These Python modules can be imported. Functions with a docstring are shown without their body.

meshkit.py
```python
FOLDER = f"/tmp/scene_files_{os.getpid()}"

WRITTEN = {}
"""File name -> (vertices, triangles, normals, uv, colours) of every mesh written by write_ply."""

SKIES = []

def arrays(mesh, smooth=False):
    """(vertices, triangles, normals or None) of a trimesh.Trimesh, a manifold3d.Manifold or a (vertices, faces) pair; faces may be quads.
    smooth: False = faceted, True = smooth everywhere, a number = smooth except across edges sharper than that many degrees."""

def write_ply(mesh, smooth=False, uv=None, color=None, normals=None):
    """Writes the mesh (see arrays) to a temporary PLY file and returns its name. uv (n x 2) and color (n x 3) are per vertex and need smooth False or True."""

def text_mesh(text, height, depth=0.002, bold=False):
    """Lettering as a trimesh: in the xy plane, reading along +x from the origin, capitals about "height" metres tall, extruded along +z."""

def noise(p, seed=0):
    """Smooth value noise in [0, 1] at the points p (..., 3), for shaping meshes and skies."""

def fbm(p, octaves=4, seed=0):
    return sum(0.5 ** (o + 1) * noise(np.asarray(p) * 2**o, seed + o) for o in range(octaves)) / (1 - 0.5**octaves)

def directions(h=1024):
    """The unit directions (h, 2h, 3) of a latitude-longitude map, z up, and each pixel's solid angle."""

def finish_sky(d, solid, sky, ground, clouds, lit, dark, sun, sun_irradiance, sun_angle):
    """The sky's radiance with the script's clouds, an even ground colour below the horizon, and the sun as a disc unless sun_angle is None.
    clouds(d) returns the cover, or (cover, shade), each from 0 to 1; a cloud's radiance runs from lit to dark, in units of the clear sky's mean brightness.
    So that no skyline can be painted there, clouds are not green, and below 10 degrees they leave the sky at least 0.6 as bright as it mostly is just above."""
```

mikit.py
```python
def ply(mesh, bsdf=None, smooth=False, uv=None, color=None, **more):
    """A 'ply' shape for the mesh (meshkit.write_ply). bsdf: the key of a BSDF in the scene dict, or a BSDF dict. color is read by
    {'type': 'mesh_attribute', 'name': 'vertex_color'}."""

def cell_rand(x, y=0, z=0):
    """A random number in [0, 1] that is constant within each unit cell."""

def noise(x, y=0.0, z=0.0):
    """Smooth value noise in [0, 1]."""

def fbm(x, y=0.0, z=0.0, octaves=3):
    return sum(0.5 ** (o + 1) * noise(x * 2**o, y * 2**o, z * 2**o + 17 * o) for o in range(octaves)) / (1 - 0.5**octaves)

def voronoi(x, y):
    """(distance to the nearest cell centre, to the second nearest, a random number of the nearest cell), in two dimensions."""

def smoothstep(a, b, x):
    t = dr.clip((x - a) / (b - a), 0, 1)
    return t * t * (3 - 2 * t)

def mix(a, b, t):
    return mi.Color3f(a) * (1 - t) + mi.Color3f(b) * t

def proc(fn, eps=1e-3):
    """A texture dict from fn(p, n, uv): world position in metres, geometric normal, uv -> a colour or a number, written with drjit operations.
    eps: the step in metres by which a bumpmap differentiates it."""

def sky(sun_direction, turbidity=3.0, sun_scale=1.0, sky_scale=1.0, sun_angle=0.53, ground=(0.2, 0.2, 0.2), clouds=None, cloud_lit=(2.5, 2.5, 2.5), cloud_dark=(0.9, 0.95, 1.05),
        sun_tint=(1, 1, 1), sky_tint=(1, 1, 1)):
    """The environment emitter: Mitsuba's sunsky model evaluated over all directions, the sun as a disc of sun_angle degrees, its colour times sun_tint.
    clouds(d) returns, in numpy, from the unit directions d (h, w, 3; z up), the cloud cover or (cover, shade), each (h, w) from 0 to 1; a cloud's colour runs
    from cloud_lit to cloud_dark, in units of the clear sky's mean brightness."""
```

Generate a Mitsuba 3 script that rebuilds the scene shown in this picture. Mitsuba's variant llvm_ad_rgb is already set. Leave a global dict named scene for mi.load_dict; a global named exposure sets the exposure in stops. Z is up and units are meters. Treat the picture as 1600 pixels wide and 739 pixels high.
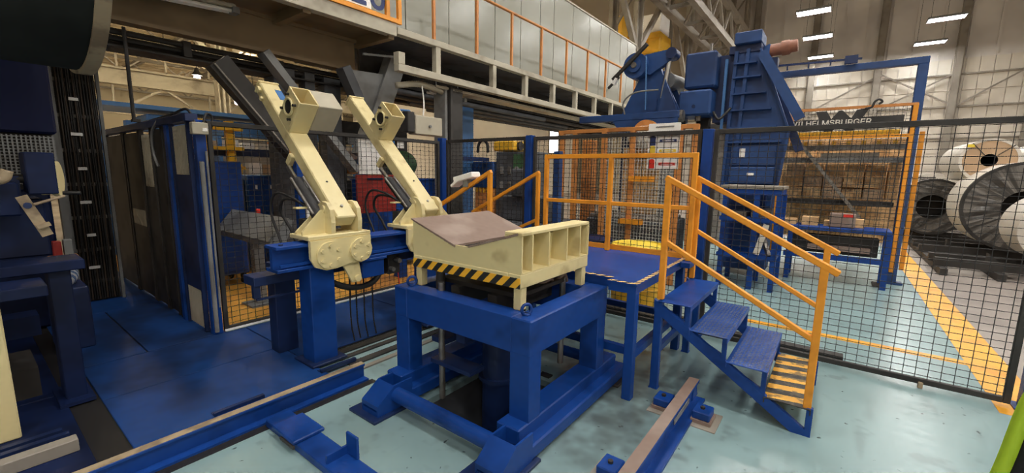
import math, random
import numpy as np, trimesh, mitsuba as mi, mikit, meshkit
import manifold3d as m3
from shapely.geometry import Polygon, box as sbox
from shapely.ops import unary_union
T = mi.ScalarTransform4f
random.seed(7); np.random.seed(7)
scene, labels = {'type': 'scene'}, {}

# ------------------------------------------------------------------ camera, light, exposure
YAW, PITCH, ROLL, FPX, EYE = math.radians(37.128), math.radians(8.652), math.radians(0.890), 665.1, np.array([0, 0, 1.7])
fw = np.array([math.cos(YAW)*math.cos(PITCH), math.sin(YAW)*math.cos(PITCH), -math.sin(PITCH)])
rt = np.cross(fw, [0, 0, 1]); rt /= np.linalg.norm(rt); upv = np.cross(rt, fw)
upv = -math.sin(ROLL)*rt + math.cos(ROLL)*upv
scene['camera'] = {'type': 'perspective', 'fov': math.degrees(2*math.atan(800/FPX)), 'fov_axis': 'x', 'near_clip': 0.05, 'far_clip': 200,
                   'to_world': T().look_at(origin=EYE.tolist(), target=(EYE+fw).tolist(), up=upv.tolist())}
exposure = -0.33
HALL_LAMP = (74, 72, 68)      # radiance of the high-bay lamps of the hall
BAY_LAMP = (330, 285, 195)       # warm pendant lamps of the far bay
ADDED_BAY_LAMP = (640, 520, 320)  # unseen pendant lamps added to light the cell floor and the partition
SKYLIGHT = (3.4, 2.4, 1.2)      # strip skylight of the far bay

# ------------------------------------------------------------------ materials
def tw(b): return {'type': 'twosided', 'bsdf': b}
def pr(col, rough=.5, metal=0., **k):
    c = col if isinstance(col, dict) else {'type': 'rgb', 'value': list(col)}
    return tw({'type': 'principled', 'base_color': c, 'roughness': rough, 'metallic': metal, **k})
def worn(a, b, s=4., lo=.5, hi=.75, amt=.7, seed=0., fine=.12):
    def fn(p, n, uv):
        v = mikit.fbm(p.x*s+seed, p.y*s, p.z*s, 4); w = mikit.noise(p.x*s*9, p.y*s*9, p.z*s*9+seed)
        return mikit.mix(a, b, mikit.smoothstep(lo, hi, v)*amt + (w-.5)*fine)
    return mikit.proc(fn)
def floor_fn(p, n, uv):
    v = mikit.fbm(p.x*.9, p.y*.9, 3.1, 4); f = mikit.fbm(p.x*7, p.y*7, 0.5, 3)
    st = mikit.fbm(p.x*1.2+p.y*.35, p.y*7.0, 5.5, 3)
    c = mikit.mix((.225, .335, .345), (.17, .25, .255), mikit.smoothstep(.45, .75, v)*.7)
    c = mikit.mix(c, (.105, .145, .15), mikit.smoothstep(.60, .78, f)*.35 + mikit.smoothstep(.62, .8, st)*.3)
    d, _, r = mikit.voronoi(p.x*7 + f*1.5, p.y*7+v*2)
    spot = mikit.smoothstep(.12, .05, d + mikit.noise(p.x*60, p.y*60, 1.)*.09) * mikit.smoothstep(.72, .76, r)
    c = mikit.mix(c, (.03, .05, .055), spot*.9)
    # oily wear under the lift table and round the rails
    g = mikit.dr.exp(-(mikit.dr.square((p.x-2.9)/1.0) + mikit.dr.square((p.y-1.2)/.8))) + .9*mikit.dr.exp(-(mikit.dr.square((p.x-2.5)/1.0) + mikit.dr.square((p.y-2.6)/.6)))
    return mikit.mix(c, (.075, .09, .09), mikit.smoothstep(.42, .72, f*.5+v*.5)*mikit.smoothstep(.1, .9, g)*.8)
def conc_fn(p, n, uv):
    v = mikit.fbm(p.x*.5, p.y*.8, 1.7, 4); f = mikit.fbm(p.x*5, p.y*5, .2, 3)
    j = mikit.smoothstep(.06, .03, abs(p.x/2.6 - mi.Float(mikit.dr.floor(p.x/2.6)) - .5))*.0
    c = mikit.mix((.27, .235, .21), (.17, .145, .13), mikit.smoothstep(.35, .7, v))
    ln = mikit.fbm(p.x*.35, p.y*2.6, 8.3, 2)
    return mikit.mix(c, (.38, .35, .31), mikit.smoothstep(.62, .75, ln)*.45 + (f-.5)*.15)
def ofloor_fn(p, n, uv):
    v = mikit.fbm(p.x*1.6, p.y*1.6, 4.7, 4)
    return mikit.mix((.78, .40, .07), (.45, .17, .03), mikit.smoothstep(.42, .7, v)*.8)
def stripes(ax, ay, az, period, a, b, wear=0.):
    def fn(p, n, uv):
        t = (p.x*ax + p.y*ay + p.z*az)/period
        s = t - mikit.dr.floor(t)
        c = mikit.dr.select(s < .5, mi.Color3f(a), mi.Color3f(b))
        if wear:
            w = mikit.fbm(p.x*22, p.y*22, p.z*22, 3)
            c = mikit.mix(c, (.09, .075, .05), mikit.smoothstep(.5, .62, w)*wear)
        return c
    return mikit.proc(fn)
def wood_fn(p, n, uv):
    v = mikit.fbm(p.x*3, p.y*8, p.z*8, 4)
    return mikit.mix((.64, .42, .21), (.40, .23, .10), mikit.smoothstep(.35, .7, v))
def coil_fn(p, n, uv):
    a = mikit.dr.atan2(p.y*1.0+2.95, p.z-1.15)
    v = mikit.fbm(a*14, p.y*1.5, p.x*1.5, 3)
    return mikit.mix((.05, .046, .043), (.19, .175, .16), mikit.smoothstep(.4, .7, v))
mikit.dr = __import__('drjit')
YEL, BLK = (.80, .42, .03), (.015, .015, .015)
MATS = {
 'blue': pr(worn((.006, .046, .235), (.003, .020, .10), 3.5, .5, .8, .75), .38, specular=.35),
 'blue_dark': pr(worn((.008, .022, .085), (.006, .012, .04), 3, .45, .75, .8, 5.), .42),
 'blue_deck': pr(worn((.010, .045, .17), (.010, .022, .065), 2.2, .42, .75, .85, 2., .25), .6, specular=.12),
 'blue_tread': pr(worn((.020, .070, .29), (.12, .15, .22), 9, .55, .8, .6, 3., .2), .28, .1),
 'blue_machine': pr(worn((.016, .058, .195), (.010, .026, .085), 1.7, .42, .75, .8, 1.), .45),
 'cream': pr(worn((.66, .565, .30), (.42, .33, .15), 6, .58, .82, .7, .3, .06), .42),
 'beige': pr(worn((.42, .385, .30), (.20, .165, .12), 2.6, .5, .8, .7, .9), .55),
 'girder': pr(worn((.22, .155, .085), (.13, .085, .045), 2.0, .45, .75, .7, 3.3), .6),
 'panel': pr(worn((.25, .25, .205), (.21, .205, .165), 1.5, .5, .8, .6, .1, .02), .22, specular=.5, clearcoat=.5, clearcoat_gloss=.9),
 'orange': pr(worn((.78, .30, .022), (.50, .17, .012), 5, .5, .8, .6, 1.7), .40),
 'orange_dull': pr(worn((.55, .22, .06), (.32, .12, .035), 5, .5, .8, .6, 2.7), .5),
 'yellow': pr(worn((.78, .44, .03), (.52, .26, .02), 2, .5, .8, .6), .45),
 'black': pr((.014, .013, .013), .5),
 'dark': pr(worn((.032, .029, .027), (.014, .013, .012), 3, .4, .7, .8), .6),
 'wire': pr((.016, .015, .016), .5),
 'wire_light': pr((.50, .49, .46), .45),
 'grey': pr(worn((.21, .215, .215), (.12, .115, .11), 3, .45, .75, .7), .5),
 'grey_dark': pr(worn((.075, .08, .09), (.04, .04, .04), 3, .45, .75, .7, 4.), .55),
 'steel': pr((.55, .55, .56), .22, 1.),
 'steel_dull': pr(worn((.33, .32, .30), (.17, .15, .13), 8, .4, .7, .8), .4, .8),
 'white': pr((.86, .85, .82), .45),
 'navy': pr(worn((.005, .013, .055), (.004, .007, .022), 3, .4, .7, .8, 2.), .5, specular=.25),  # blue darkened in the colour itself for the shade on the left side
 'white_wall': pr(worn((.66, .61, .53), (.50, .45, .38), .35, .4, .75, .7, 0., .03), .6),
 'wall_grey': pr(worn((.66, .63, .60), (.52, .49, .46), .5, .4, .75, .7, 0., .03), .6),
 'steelwork': pr(worn((.25, .225, .19), (.15, .125, .10), 1.2, .45, .75, .7), .6),
 'roof': pr((.62, .59, .55), .7),
 'bay_roof': pr((.55, .46, .32), .7),
 'bay_wall': pr((.52, .45, .33), .7),
 'red': pr(worn((.30, .022, .018), (.15, .012, .010), 3), .45),
 'red_bright': pr((.62, .03, .02), .4),
 'green': pr(worn((.05, .12, .055), (.02, .05, .025), 3), .5),
 'rust': pr(worn((.22, .155, .125), (.30, .235, .20), 4, .45, .75, .8, 6., .2), .55),
 'tan_rail': pr(worn((.33, .255, .165), (.16, .115, .075), 9, .45, .7, .8, 1.), .5),
 'rubber': pr((.018, .018, .02), .6),
 'teal_floor': tw({'type': 'principled', 'base_color': mikit.proc(floor_fn), 'roughness': mikit.proc(lambda p, n, uv: .16+.22*mikit.fbm(p.x*2.2, p.y*2.2, .3, 3)), 'specular': .5}),
 'concrete': pr(mikit.proc(conc_fn), .5),
 'orange_floor': pr(mikit.proc(ofloor_fn), .4),
 'line_paint': pr(worn((.78, .36, .03), (.48, .22, .03), 3, .5, .8, .5), .4),
 'hazard_die': pr(stripes(0, 1, 1.0, .109, YEL, BLK), .45),
 'hazard_step': pr(stripes(1, .22, 0, .165, (.70, .36, .05), (.03, .026, .022), .75), .55),
 'hazard_edge': pr(stripes(1, 1, 0, .075, (.80, .50, .20), (.03, .03, .05)), .5),
 'wood': pr(mikit.proc(wood_fn), .7),
 'coil_wrap': pr(mikit.proc(coil_fn), .33),
 'wrap_white': pr(worn((.60, .56, .50), (.44, .40, .34), 1.3), .4),
 'kraft': pr((.46, .31, .19), .6),
 'lime': pr((.42, .62, .03), .6),
 'cloth_black': pr((.015, .015, .018), .9),
 'skin': pr((.45, .27, .19), .6),
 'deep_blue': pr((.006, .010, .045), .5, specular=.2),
 'drum_black': pr(worn((.022, .025, .023), (.012, .013, .012), 2), .7, specular=.2),
 'yellow_print': pr((.75, .55, .05), .5),
 'navy_print': pr((.02, .035, .13), .5),
 'light_blue': pr((.05, .15, .36), .4),
}
used = set()
for k, v in MATS.items(): scene['mat_'+k] = v

# ------------------------------------------------------------------ mesh helpers
def arr(m):
    if isinstance(m, tuple): return m
    if hasattr(m, 'to_mesh'):
        q = m.to_mesh(); return np.array(q.vert_properties[:, :3], float), np.array(q.tri_verts, int)
    return np.asarray(m.vertices, float), np.asarray(m.faces, int)
def J(*ms):
    vs, fs, n = [], [], 0
    for m in ms:
        if isinstance(m, list): m = J(*m)
        v, f = arr(m); vs.append(v); fs.append(f+n); n += len(v)
    return np.vstack(vs), np.vstack(fs)
CF = np.array([[0,2,1],[0,3,2],[4,5,6],[4,6,7],[0,1,5],[0,5,4],[1,2,6],[1,6,5],[2,3,7],[2,7,6],[3,0,4],[3,4,7]])
def B(x0, x1, y0, y1, z0, z1, c=0.):
    x0, x1 = sorted((x0, x1)); y0, y1 = sorted((y0, y1)); z0, z1 = sorted((z0, z1))
    if c <= 0:
        return np.array([[x0,y0,z0],[x1,y0,z0],[x1,y1,z0],[x0,y1,z0],[x0,y0,z1],[x1,y0,z1],[x1,y1,z1],[x0,y1,z1]], float), CF
    c = min(c, .45*min(x1-x0, y1-y0, z1-z0)); pts = []
    for X, sx in ((x0, 1), (x1, -1)):
        for Y, sy in ((y0, 1), (y1, -1)):
            for Z, sz in ((z0, 1), (z1, -1)):
                pts += [(X, Y+sy*c, Z+sz*c), (X+sx*c, Y, Z+sz*c), (X+sx*c, Y+sy*c, Z)]
    return arr(m3.Manifold.hull_points(np.array(pts)))
def frame_of(p, q, up=(0, 0, 1)):
    p, q = np.array(p, float), np.array(q, float); d = q-p; L = np.linalg.norm(d); d = d/L
    u = np.array(up, float)
    if abs(d@u) > .97: u = np.array([1., 0, 0])
    s = np.cross(d, u); s /= np.linalg.norm(s); u = np.cross(s, d)
    return p, d, s, u, L
def bar(p, q, w, h=None, up=(0, 0, 1), c=0.):
    h = h or w; p, d, s, u, L = frame_of(p, q, up); v, f = B(0, L, -w/2, w/2, -h/2, h/2, c)
    return p + v[:, :1]*d - v[:, 1:2]*s + v[:, 2:]*u, f
def cyl(p, q, r, n=18, r2=None):
    p, d, s, u, L = frame_of(p, q); r2 = r if r2 is None else r2
    t = np.arange(n)*2*np.pi/n; ring = np.cos(t)[:, None]*s + np.sin(t)[:, None]*u
    v = np.vstack([p+r*ring, p+L*d+r2*ring, p, p+L*d]); i = np.arange(n); j = (i+1) % n
    f = np.vstack([np.c_[i, i+n, j], np.c_[j, i+n, j+n], np.c_[j, np.full(n, 2*n), i], np.c_[i+n, np.full(n, 2*n+1), j+n]])
    return v, f[:, ::-1] if False else f
def ring(p, ax, R, r, n=20, m=8):
    p = np.array(p, float); _, d, s, u, _ = frame_of(p, p+np.array(ax, float))
    a = np.arange(n)*2*np.pi/n; b = np.arange(m)*2*np.pi/m
    rad = np.cos(a)[:, None]*s+np.sin(a)[:, None]*u
    v = (p + R*rad[:, None] + r*(np.cos(b)[None, :, None]*rad[:, None] + np.sin(b)[None, :, None]*d)).reshape(-1, 3)
    f = []
    for i in range(n):
        for j in range(m):
            A, Bb, C, D = i*m+j, ((i+1) % n)*m+j, ((i+1) % n)*m+(j+1) % m, i*m+(j+1) % m
            f += [[A, Bb, C], [A, C, D]]
    return v, np.array(f)
def hose(pts, r, n=8, sub=6):
    P = np.array(pts, float)
    if len(P) > 2 and sub:
        E = np.vstack([2*P[0]-P[1], P, 2*P[-1]-P[-2]]); out = []
        for i in range(1, len(E)-2):
            for t in np.arange(sub)/sub:
                a, b, c, d = E[i-1], E[i], E[i+1], E[i+2]
                out.append(.5*((2*b)+(c-a)*t+(2*a-5*b+4*c-d)*t*t+(3*b-a-3*c+d)*t**3))
        P = np.array(out+[P[-1]])
    tg = np.gradient(P, axis=0); tg /= np.linalg.norm(tg, axis=1, keepdims=True)
    u = np.cross(tg[0], [0.31, .2, .93]); u /= np.linalg.norm(u); V = []
    for k in range(len(P)):
        u = u - (u@tg[k])*tg[k]; u /= np.linalg.norm(u); w = np.cross(tg[k], u); t = np.arange(n)*2*np.pi/n
        V.append(P[k]+r*(np.cos(t)[:, None]*u+np.sin(t)[:, None]*w))
    V = np.vstack(V+[P[:1], P[-1:]]); F = []; m = len(P)
    for k in range(m-1):
        for j in range(n):
            a, b, c, d = k*n+j, k*n+(j+1) % n, (k+1)*n+(j+1) % n, (k+1)*n+j
            F += [[a, b, c], [a, c, d]]
    for j in range(n): F += [[m*n, (j+1) % n, j], [m*n+1, (m-1)*n+j, (m-1)*n+(j+1) % n]]
    return V, np.array(F)
def ext(poly, ax, a, b):
    """polygon in the plane across axis ax, from a to b: x -> (y,z), y -> (x,z), z -> (x,y)"""
    if hasattr(poly, 'geoms'): return J(*[ext(q, ax, a, b) for q in poly.geoms])
    g = poly if hasattr(poly, 'exterior') else Polygon(poly)
    m = trimesh.creation.extrude_polygon(g, abs(b-a), engine='earcut'); v, f = np.array(m.vertices), np.array(m.faces); lo = min(a, b)
    if ax == 'z': return np.c_[v[:, 0], v[:, 1], v[:, 2]+lo], f
    if ax == 'x': return np.c_[v[:, 2]+lo, v[:, 0], v[:, 1]], f
    return np.c_[v[:, 0], v[:, 2]+lo, v[:, 1]], f[:, ::-1]
def beam_x(x0, x1, y, z0, h, w, tf=.02, tw_=.015):
    """rolled I-beam along X"""
    return J(B(x0, x1, y-w/2, y+w/2, z0, z0+tf, .003), B(x0, x1, y-tw_/2, y+tw_/2, z0+tf, z0+h-tf), B(x0, x1, y-w/2, y+w/2, z0+h-tf, z0+h, .003))
def grid(ax, at, a0, a1, z0, z1, pa, pz, t=.005):
    """welded wire mesh in the plane ax = at: bars as open square tubes"""
    def tubes(P, Q, e1, e2):
        k = len(P); off = np.array([e1+e2, -e1+e2, -e1-e2, e1-e2])*t/2
        v = np.concatenate([P[:, None]+off, Q[:, None]+off], 1).reshape(-1, 3)
        q = np.array([[0, 1, 5], [0, 5, 4], [1, 2, 6], [1, 6, 5], [2, 3, 7], [2, 7, 6], [3, 0, 4], [3, 4, 7]])
        return v, (q[None]+8*np.arange(k)[:, None, None]).reshape(-1, 3)
    aa = np.arange(a0+pa/2, a1, pa); zz = np.arange(z0+pz/2, z1, pz)
    def pt(a, z, o=0.): 
        a, z = np.broadcast_arrays(np.asarray(a, float), np.asarray(z, float))
        return np.stack([np.full_like(a, at+o), a, z], -1) if ax == 'x' else np.stack([a, np.full_like(a, at+o), z], -1)
    ea = np.array([0, 1., 0]) if ax == 'x' else np.array([1., 0, 0]); en = np.array([1., 0, 0]) if ax == 'x' else np.array([0, 1., 0])
    return J(tubes(pt(aa, z0), pt(aa, z1), ea, en), tubes(pt(np.full_like(zz, a0), zz, t*.8), pt(np.full_like(zz, a1), zz, t*.8), en, np.array([0, 0, 1.])))
def put(m, M):
    v, f = arr(m); M = np.array(M, float); return v@M[:3, :3].T+M[:3, 3], f
def text_on(txt, h, origin, right, up_, depth=.004, bold=True):
    v, f = arr(meshkit.text_mesh(txt, h, depth, bold)); r = np.array(right, float); u = np.array(up_, float); n = np.cross(r, u)
    return np.array(origin, float)+v[:, :1]*r+v[:, 1:2]*u+v[:, 2:]*n, f
# ------------------------------------------------------------------ naming helpers
taken = set()
def fresh(k):
    if k not in taken: taken.add(k); return k
    i = 1
    while f'{k}_{i:03d}' in taken: i += 1
    k = f'{k}_{i:03d}'; taken.add(k); return k
cache = {}
def add(key, mesh, mat, smooth=False, label=None, kind=None, **more):
    key = fresh(key)
    scene[key] = mikit.ply(mesh, 'mat_'+mat, smooth, **more)
    if label: labels.setdefault(key, {})['label'] = label
    if kind: labels.setdefault(key, {})['kind'] = kind
    return key
def thing(name, label, cat, group=None):
    k = fresh(name); labels[k] = {'label': label, 'category': cat}
    if group: labels[k]['group'] = group
    return k
def solo(name, label, cat, mesh, mat, smooth=False, group=None, **more):
    k = add(name, mesh, mat, smooth, **more); labels[k] = {'label': label, 'category': cat}
    if group: labels[k]['group'] = group
    return k
def part(t, name, mesh, mat, smooth=False, label=None, kind=None, **more): return add(t+'__'+name, mesh, mat, smooth, label, kind, **more)
def struct(name, mesh, mat, smooth=False): return add(name, mesh, mat, smooth, None, 'structure')
# ================================================================== THE SETTING
# floors
fl = lambda *r, z0=-.05, z1=0: J(*[B(x0, x1, y0, y1, z0, z1) for x0, x1, y0, y1 in r])
struct('floor', fl((-8, 1.95, -1.12, 4.95), (2.80, 14, -1.12, 4.95), (1.95, 2.80, -1.12, 1.62), (1.95, 2.80, 2.28, 4.95), (-8, 4.5, -5, -1.12)), 'teal_floor')
struct('floor_001', fl((4.5, 42, -14, -1.12), (14, 42, -1.12, 12), (-14, 4.5, -14, -5), (-14, -8, -5, 12), (8.6, 14, 4.95, 12), (-14, 42, 12, 46), (-8, 1.5, 4.95, 12)), 'concrete')
struct('floor_002', fl((1.5, 8.6, 4.95, 12)), 'orange_floor')
P_ = struct('floor_pit', J(B(1.90, 1.95, 1.57, 2.33, -.9, -.05), B(2.80, 2.85, 1.57, 2.33, -.9, -.05), B(1.95, 2.80, 1.57, 1.62, -.9, -.05), B(1.95, 2.80, 2.28, 2.33, -.9, -.05), B(1.9, 2.85, 1.57, 2.33, -.95, -.9)), 'grey_dark')
struct('trim_1', B(4.50, 40, -1.42, -1.12, 0, .003), 'line_paint')
struct('trim_2', B(5.50, 5.62, -1.12, 1.1, 0, .003), 'line_paint')
# deck of blue steel plates on the left
D = struct('floor_deck', fl((.36, .46, 3.06, 9.5), (.46, 1.74, 3.06, 4.86), (.44, 1.5, 4.86, 9.5), (1.74, 4.5, 3.62, 4.86), (-3, .36, 3.06, 9.5), z0=.001, z1=.012), 'black')
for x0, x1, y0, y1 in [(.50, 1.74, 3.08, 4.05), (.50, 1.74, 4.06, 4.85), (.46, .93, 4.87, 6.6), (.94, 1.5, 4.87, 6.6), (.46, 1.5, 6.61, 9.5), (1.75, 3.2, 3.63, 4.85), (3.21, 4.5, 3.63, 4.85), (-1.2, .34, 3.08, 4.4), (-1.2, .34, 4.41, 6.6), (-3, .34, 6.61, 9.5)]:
    part(D, 'plate', B(x0, x1, y0, y1, .010, .024, .004), 'blue_deck' if x1 > .4 else 'navy')  # leftmost plates take the blue darkened for shade

# hall walls and roof
W = struct('wall_right', B(40.1, 40.3, -14.2, 14, 0, 16.4), 'wall_grey')
for i in range(34):
    for j in range(9):
        y0, z0 = -14 + i*.64, .3+j*1.0
        if len([k for k in taken if k.startswith(W+'__panel')]) < 300:
            part(W, 'panel', B(40.02, 40.1, y0+.015, y0+.625, z0+.02, z0+.98), 'white_wall')
for i in range(20): part(W, 'rib', B(40.0, 40.1, -13.4+i*1.28, -13.3+i*1.28, 9.4, 16), 'wall_grey')
for y in (-12.6, -8.7, -5.3, -1.4, 2.4, 6.3): part(W, 'column', J(B(39.6, 39.85, y-.16, y+.16, 0, 16), B(39.7, 39.76, y-.22, y+.22, 0, 16)), 'steelwork')
for z in (4.3, 6.3, 8.3): part(W, 'rail', B(39.86, 40.0, -14, 14, z-.05, z+.05), 'steelwork')
for y0, y1, z0, z1 in ((-5.3, -1.4, 6.4, 8.8), (-1.4, 2.4, 8.6, 6.4), (-8.7, -5.3, 8.6, 6.2), (-12.6, -8.7, 5.2, 8.4), (-5.3, -1.4, 8.4, 6.2)):
    part(W, 'brace', bar((39.75, y0, z0), (39.75, y1, z1), .09), 'steelwork')
struct('wall_front', B(-14.2, 40.2, -14.3, -14.1, 0, 16.4), 'white_wall')
struct('wall_back', B(-14.3, -14.1, -14, 46, 0, 16.4), 'wall_grey')
struct('wall_left', J(B(-14, 42, 45.8, 46, 0, 9.2)), 'bay_wall')
struct('ceiling', B(-14.2, 40.4, -14.2, 12.2, 16, 16.2), 'roof')
C2 = struct('ceiling_001', B(-14.2, 42, 12, 46, 8.9, 9.1), 'bay_roof')
struct('wall_bay', J(B(-14, 42, 11.9, 12.1, 9.0, 16.2), B(41.9, 42.1, 12, 46, 0, 9), B(40, 42, 11.95, 12.1, 0, 9)), 'bay_wall')
for i in range(34):                          # corrugation of the far bay's roof, then its purlins
    part(C2, 'roof_rib', B(-2, 34, 13+i*.95, 13.3+i*.95, 8.80, 8.9), 'bay_roof')
for i in range(9): part(C2, 'purlin', B(-4+i*4.2, -3.85+i*4.2, 12.2, 45.8, 8.45, 8.82), 'steelwork')
for i in range(12):                          # skylight strip, seen between the ribs
    y0 = 27.3+i*.95
    k = part(C2, 'skylight', (np.array([[11.6, y0+.05, 8.78], [11.6, y0+.6, 8.78], [13.6, y0+.6, 8.78], [13.6, y0+.05, 8.78]], float), np.array([[0, 1, 2], [0, 2, 3]])), 'white', label='warm glowing roof light')
    scene[k]['emitter'] = {'type': 'area', 'radiance': {'type': 'rgb', 'value': list(SKYLIGHT)}}

# ------------------------------------------------------------------ lamps of the hall
def quad_down(x0, x1, y0, y1, z): return np.array([[x0, y0, z], [x0, y1, z], [x1, y1, z], [x1, y0, z]], float), np.array([[0, 1, 2], [0, 2, 3]])
PLACE = ['nearest', 'second', 'third', 'fourth', 'fifth', 'sixth', 'seventh', 'eighth', 'ninth', 'tenth', 'eleventh']
for row, yy, xs in ((2, -9.2, (27.5, 17.2, 12.0, 1.4, -4.0, -9.2)), (0, 1.9, (38.2, 32.8, 27.8, 22.6, 17.4, 12.2, 7.0, 1.6, -9.2)), (1, -3.65, (38.0, 32.8, 27.6, 22.4, 17.2, 12.0, 6.8, 1.4, -4.0, -9.2))):  # unseen outer row and lamps behind the camera, added to light camera-facing sides
    for i, x in enumerate(xs):
        far = len(xs)-i
        lb = {(0, 0): 'bright high-bay lamp, smallest and lowest of the left row under the hall roof', (0, 1): 'bright high-bay lamp, middle one of the left row under the hall roof', (0, 2): 'bright high-bay lamp, uppermost of the left row under the hall roof',
              (1, 0): 'bright high-bay lamp, lower one of the right pair under the hall roof', (1, 1): 'bright high-bay lamp, upper one of the right pair under the hall roof'}.get((row, i), f'bright unseen high-bay lamp overhead, {PLACE[far-1]} of the {("left", "right", "rightmost")[row]} row')
        t = thing('high_bay_lamp', lb, 'lamp', 'high-bay lamps of the hall')
        part(t, 'housing', J(B(x-.43, x+.43, yy-.75, yy+.75, 10.02, 10.12, .02), bar((x, yy-.6, 10.1), (x, yy-.6, 15.99), .02), bar((x, yy+.6, 10.1), (x, yy+.6, 15.99), .02)), 'grey')
        k = part(t, 'diffuser', quad_down(x-.40, x+.40, yy-.72, yy+.72, 10.012), 'white')
        scene[k]['emitter'] = {'type': 'area', 'radiance': {'type': 'rgb', 'value': list(HALL_LAMP)}}
bay = [(9.36, 30.0, 6.90), (7.95, 30.0, 6.24), (9.9, 30.0, 6.2), (12.3, 30.0, 6.4), (5.0, 33.0, 6.4), (13.6, 36, 6.6), (15.5, 32, 7.2), (3.4, 26, 7.0), (2.5, 13.4, 7.4), (6.0, 13.6, 7.4), (9.5, 13.6, 7.4), (4.2, 16.5, 7.6), (8.0, 16.5, 7.6), (19.0, 15.0, 7.6), (25.0, 15.0, 7.6)]  # the nearer lamps at the end are added out of view for light
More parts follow.
